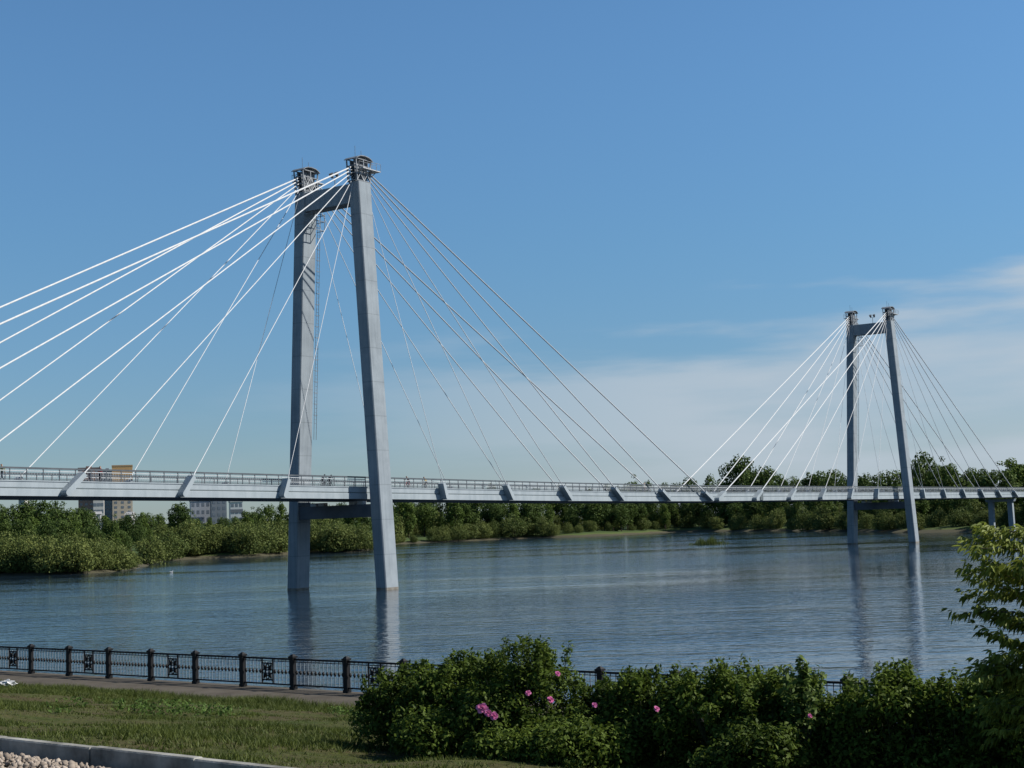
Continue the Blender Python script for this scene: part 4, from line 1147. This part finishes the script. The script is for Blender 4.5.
# ------------------------------------------------------------------ rose hedge
def bush_center(px, n_row):
    """point on the slope at distance n_row from the camera line, seen in column px"""
    v = ray(px, horizon_y(px)); s = n_row / np.dot(v[:2], un)
    x, y = v[0] * s, v[1] * s
    return x, y, float(bank_z(n_row))
def shoot_leaves(base, tip, k, spread, size):
    t = rng.uniform(.25, 1, k)[:, None]
    return base + (tip - base) * t + rng.normal(0, spread, (k, 3)) * (1.15 - t * .7)
def rose_bush(px, n_row, top_y, rx, nl, flowers, label, shoots=24, tall=0.15, mat=None, lsz=0.030, name='rose_bush', cat='rose bush', group='rose bushes in the hedge'):
    x, y, z = bush_center(px, n_row)
    H = float(at(px, top_y, y)[2]) - z
    e = empty(name, (x, y, z), 0, label, cat, group)
    Hb = H * (1 - tall)
    Cs, Ns = [], []
    nc = 84
    for i in range(nc):
        a = rng.uniform(0, 6.28); rr = math.sqrt(rng.uniform(0, 1)); q = rng.uniform(0, 1)
        prof = math.sqrt(max(0.02, 1 - (q * .93) ** 4))
        c = np.array([math.cos(a) * rr * rx * prof * .88, math.sin(a) * rr * rx * prof * .8, .10 + q * Hb * .84])
        rc = rng.uniform(.10, .28)
        m = nl // nc
        d = rng.normal(0, 1, (m, 3)); d /= np.linalg.norm(d, axis=1)[:, None]
        Cs.append(c + d * (rc * rng.uniform(.4, 1.1, m) ** .6)[:, None]); Ns.append(d * .9 + np.array([0, 0, .35]))
    st = MB()
    for i in range(shoots):
        a = rng.uniform(0, 6.28); rr = rng.uniform(.1, .85)
        b0 = np.array([math.cos(a) * rr * rx * .7, math.sin(a) * rr * rx * .6, Hb * .55])
        tp = np.array([math.cos(a) * rr * rx * 1.0, math.sin(a) * rr * rx * .85, (Hb + (H - Hb) * rng.uniform(.2, 1.0)) * (1 - .25 * rr ** 3)])
        if i == 0: tp = np.array([rng.normal(0, .05), 0, H]); b0 = np.array([0, 0, Hb * .6])
        st.tube([b0 * [.3, .3, 0], b0, tp], [.012, .009, .004], 5)
        k = int(nl * .012) + 26
        Cs.append(shoot_leaves(b0, tp, k, .07, 0)); Ns.append(np.tile([0, 0, .9], (k, 1)) + rng.normal(0, .3, (k, 3)))
    for i in range(10):
        a = rng.uniform(0, 6.28); st.tube([(0, 0, -.05), (math.cos(a) * rx * .4, math.sin(a) * rx * .4, Hb * .45), (math.cos(a) * rx * .6, math.sin(a) * rx * .6, Hb * .8)], [.014, .01, .005], 5)
    C = np.concatenate(Cs); Nn = np.concatenate(Ns); ok = C[:, 2] > .02
    V, Fc = leaf_quads(C[ok], Nn[ok], lsz, .55, 1.25)
    link_mesh('foliage', np_mesh('foliage', V, Fc), mat or M_rose, e)
    st.build('stems', M_stem, e)
    for (fx, fy, fr) in flowers:
        # flower sits on the bush's camera-side surface, where it shows
        v = ray(fx, fy); best = None
        Yf = y - (rx * .86 + (.36 if px == 490 else .24)); fr = fr * (.76 if px == 490 else .68)
        p = at(fx, fy, Yf) - np.array([x, y, z])
        fb = MB()
        ax = np.array([rng.normal(.1, .35), -1, rng.uniform(.2, .9)]); ax /= np.linalg.norm(ax)
        e1 = np.cross(ax, [0, 0, 1.0]); e1 /= np.linalg.norm(e1); e2_ = np.cross(e1, ax)
        for ring_, (nr, rr, lift) in enumerate(((6, 1.0, .10), (5, .78, .45), (4, .5, .8), (3, .25, 1.0))):
            for j in range(nr):
                a = 2 * math.pi * j / nr + ring_ * .6 + rng.normal(0, .15); rq = rr * rng.uniform(.8, 1.12)
                td = math.cos(a) * e1 + math.sin(a) * e2_; sd_ = -math.sin(a) * e1 + math.cos(a) * e2_
                wq = fr * .42 * (rr + .25); li = lift * fr * .7
                o0 = p + td * fr * .06; md = p + td * fr * rq * .62 + ax * li * .55; o1 = p + td * fr * rq + ax * (li + rng.normal(0, .06) * fr)
                b_ = len(fb.v)
                fb.add([o0, md - sd_ * wq + ax * fr * .1, md, md + sd_ * wq + ax * fr * .1, o1 - sd_ * wq * .55, o1 + td * fr * .06, o1 + sd_ * wq * .55], [[0, 1, 2], [0, 2, 3], [1, 4, 5, 2], [2, 5, 6, 3]])
        if px == 490:
            st2 = MB(); st2.tube([p * [.75, .55, .9], p + np.array([0, .01, -.01])], [.007, .004], 5); st2.build('stems', M_stem, e)
        me = bpy.data.meshes.new('flower'); me.from_pydata(fb.v, [], fb.f); me.update()
        link_mesh('flower', me, M_petal, e)
    return e
HN = 17.2
hedge = [
    (408, HN + .2, 664, .95, 5200, [], 'leftmost rose bush of the hedge, its sunlit side over the grass'),
    (452, HN + .3, 652, 1.0, 5600, [], 'flowerless rose bush second from the left end of the hedge'),
    (522, HN, 637, 1.0, 5600, [(528, 693, .06), (550.5, 700, .075), (557.5, 674, .06)], 'tallest rose bush with a leafy shoot and three dusky pink flowers'),
    (594, HN + .2, 683, .85, 5200, [(594.5, 705, .06)], 'low rose bush in the gap where the fence shows above it'),
    (652, HN + .1, 666, .95, 5200, [(656.5, 709, .06)], 'rose bush with one pale pink flower right of the gap'),
    (716, HN, 660, .95, 5200, [], 'flowerless rose bush in the middle of the right half of the hedge'),
    (772, HN, 668, .85, 4800, [], 'rose bush from which the pale green shoot rises'),
    (830, HN + .1, 694, .62, 4600, [(810, 716, .04)], 'low rose bush before the second gap that shows the fence'),
    (886, HN, 662, .85, 4800, [], 'rose bush with a rounded top right of the second gap'),
    (942, HN, 671, .8, 4600, [], 'dark rose bush just left of the leafy sapling'),
    (996, HN, 662, .8, 4600, [], 'dark rose bush under the leafy sapling branches'),
    (1052, HN, 655, .85, 4600, [], 'rose bush cut by the right edge of the picture'),
    (434, HN - .9, 716, .75, 3600, [], 'low shaded rose bush at the front left end of the hedge'),
    (490, HN - .62, 697, .55, 3200, [(482, 708, .100), (488, 713, .065), (494, 716, .080)], 'small rose bush carrying the cluster of large bright pink flowers'),
    (508, HN - 1.0, 738, .65, 3400, [], 'low front rose bush between the bright pink flowers and the grass'),
    (572, HN - 1.0, 724, .7, 3800, [], 'low front rose bush left of the middle of the hedge'),
    (742, HN - 1.0, 726, .7, 3800, [], 'low front rose bush below the pale green shoot'),
]
for h_ in hedge:
    rose_bush(h_[0], h_[1], h_[2], h_[3] * 1.12, int(h_[4] * 2.4), h_[5], h_[6])
# paler upright shoots growing through the hedge
def leafy_shoot(px, n_row, top_y, width, k, label, lsz):
    x, y, z = bush_center(px, n_row); H = float(at(px, top_y, y)[2]) - z
    e = empty('leafy_shoot', (x, y, z), 0, label, 'sapling')
    st = MB(); Cs = []
    for i in range(k):
        a = rng.uniform(0, 6.28); q = np.array([math.cos(a), math.sin(a), 0]) * rng.uniform(.2, 1) * width
        b0 = q * .25 + np.array([0, 0, H * .35]); tp = q + np.array([0, 0, H * (1 - .35 * np.linalg.norm(q) / width * rng.uniform(.2, 1))])
        st.tube([(0, 0, -.05), b0, tp], [.014, .01, .004], 5)
        Cs.append(shoot_leaves(b0, tp, 70, .055, 0))
    C = np.concatenate(Cs)
    V, Fc = leaf_quads(C, np.tile([0, -.3, .8], (len(C), 1)), lsz, .6, 1.4)
    link_mesh('foliage', np_mesh('foliage', V, Fc), M_shoot, e); st.build('stems', M_stem, e)
leafy_shoot(792, HN - .5, 652, .30, 13, 'pale yellow-green leafy shoot standing up out of the rose hedge', .036)
leafy_shoot(842, HN + .3, 665, .07, 3, 'thin lone sprig rising from the hedge at the second fence gap', .030)

# sapling at the right edge: arching twigs with long drooping leaflets
x, y, z = bush_center(1050, 16.6)
sap = empty('sapling', (x, y, z), 0, 'leafy sapling with drooping pointed leaves at the right edge', 'tree')
H = float(at(1050, 548, y)[2]) - z
tr = MB(); tr.tube([(.1, .1, -.2), (.05, 0, H * .4), (0, 0, H * .75), (-.05, 0, H * 1.05)], [.05, .038, .022, .006], 8)
LV, LF = [], []
def leaflet(p, d, L_):
    """pointed leaflet of six vertices, folded along the midrib"""
    d = d / (np.linalg.norm(d) + 1e-9); s = np.cross(d, [0, 0, 1.0]); s /= np.linalg.norm(s) + 1e-9
    s = s * math.cos(q := rng.normal(0, .6)) + np.cross(d, s) * math.sin(q)
    nrm = np.cross(s, d); w_ = L_ * .15
    b = len(LV)
    LV.extend([p, p + d * L_ * .35 + s * w_ + nrm * w_ * .4, p + d * L_ * .7 + s * w_ * .75 + nrm * w_ * .2 - np.array([0, 0, L_ * .05]), p + d * L_ - np.array([0, 0, L_ * .15]),
               p + d * L_ * .7 - s * w_ * .75 + nrm * w_ * .2 - np.array([0, 0, L_ * .05]), p + d * L_ * .35 - s * w_ + nrm * w_ * .4])
    LF.append([b, b + 1, b + 2, b + 3]); LF.append([b, b + 3, b + 4, b + 5])
def twig(p0, d0, L_, r):
    n_ = 9; p = np.array(p0, float); d = np.array(d0, float) / np.linalg.norm(d0); pts_ = [p.copy()]
    for i in range(n_):
        d = d + np.array([rng.normal(0, .05), rng.normal(0, .05), -.035 + rng.normal(0, .03)]); d /= np.linalg.norm(d)
        p = p + d * L_ / n_; pts_.append(p.copy())
        if i >= 2:
            # a compound leaf: rachis with opposite leaflets
            for sgn_ in (-1, 1):
                sd = np.cross(d, [0, 0, 1.0]) * sgn_; sd /= np.linalg.norm(sd) + 1e-9
                rd = d * .6 + sd * .7 + np.array([0, 0, rng.uniform(-.1, .5)]); rd /= np.linalg.norm(rd)
                rl_ = rng.uniform(.10, .2)
                for j in range(3):
                    q_ = p + rd * rl_ * (j + 1) / 3
                    for s2 in (-1, 1):
                        leaflet(q_, rd * .6 + sd * s2 * .5 + np.array([0, 0, -.55 + rng.normal(0, .2)]), rng.uniform(.085, .13))
                leaflet(p + rd * rl_, rd + np.array([0, 0, -.4]), rng.uniform(.10, .14))
    tr.tube(pts_[::3], [r, r * .7, r * .45, r * .25], 5)
for i in range(78):
    hq = rng.uniform(.30, 1.02); a = rng.uniform(0, 6.28)
    if i < 26: a = math.pi + rng.normal(0, .55)
    L_ = (1.45 - .6 * max(0, hq - .6) / .4) * rng.uniform(.6, 1.05)
    if hq < .72: L_ *= .62 + .3 * (hq - .3)
    twig((0, 0, H * hq), (math.cos(a), math.sin(a) * .8, rng.uniform(.1, .75)), L_, .012)
tr.build('trunk', M_bark, sap)
me = bpy.data.meshes.new('foliage'); me.from_pydata([tuple(map(float, v)) for v in LV], [], LF); me.update()
link_mesh('foliage', me, M_maple, sap)
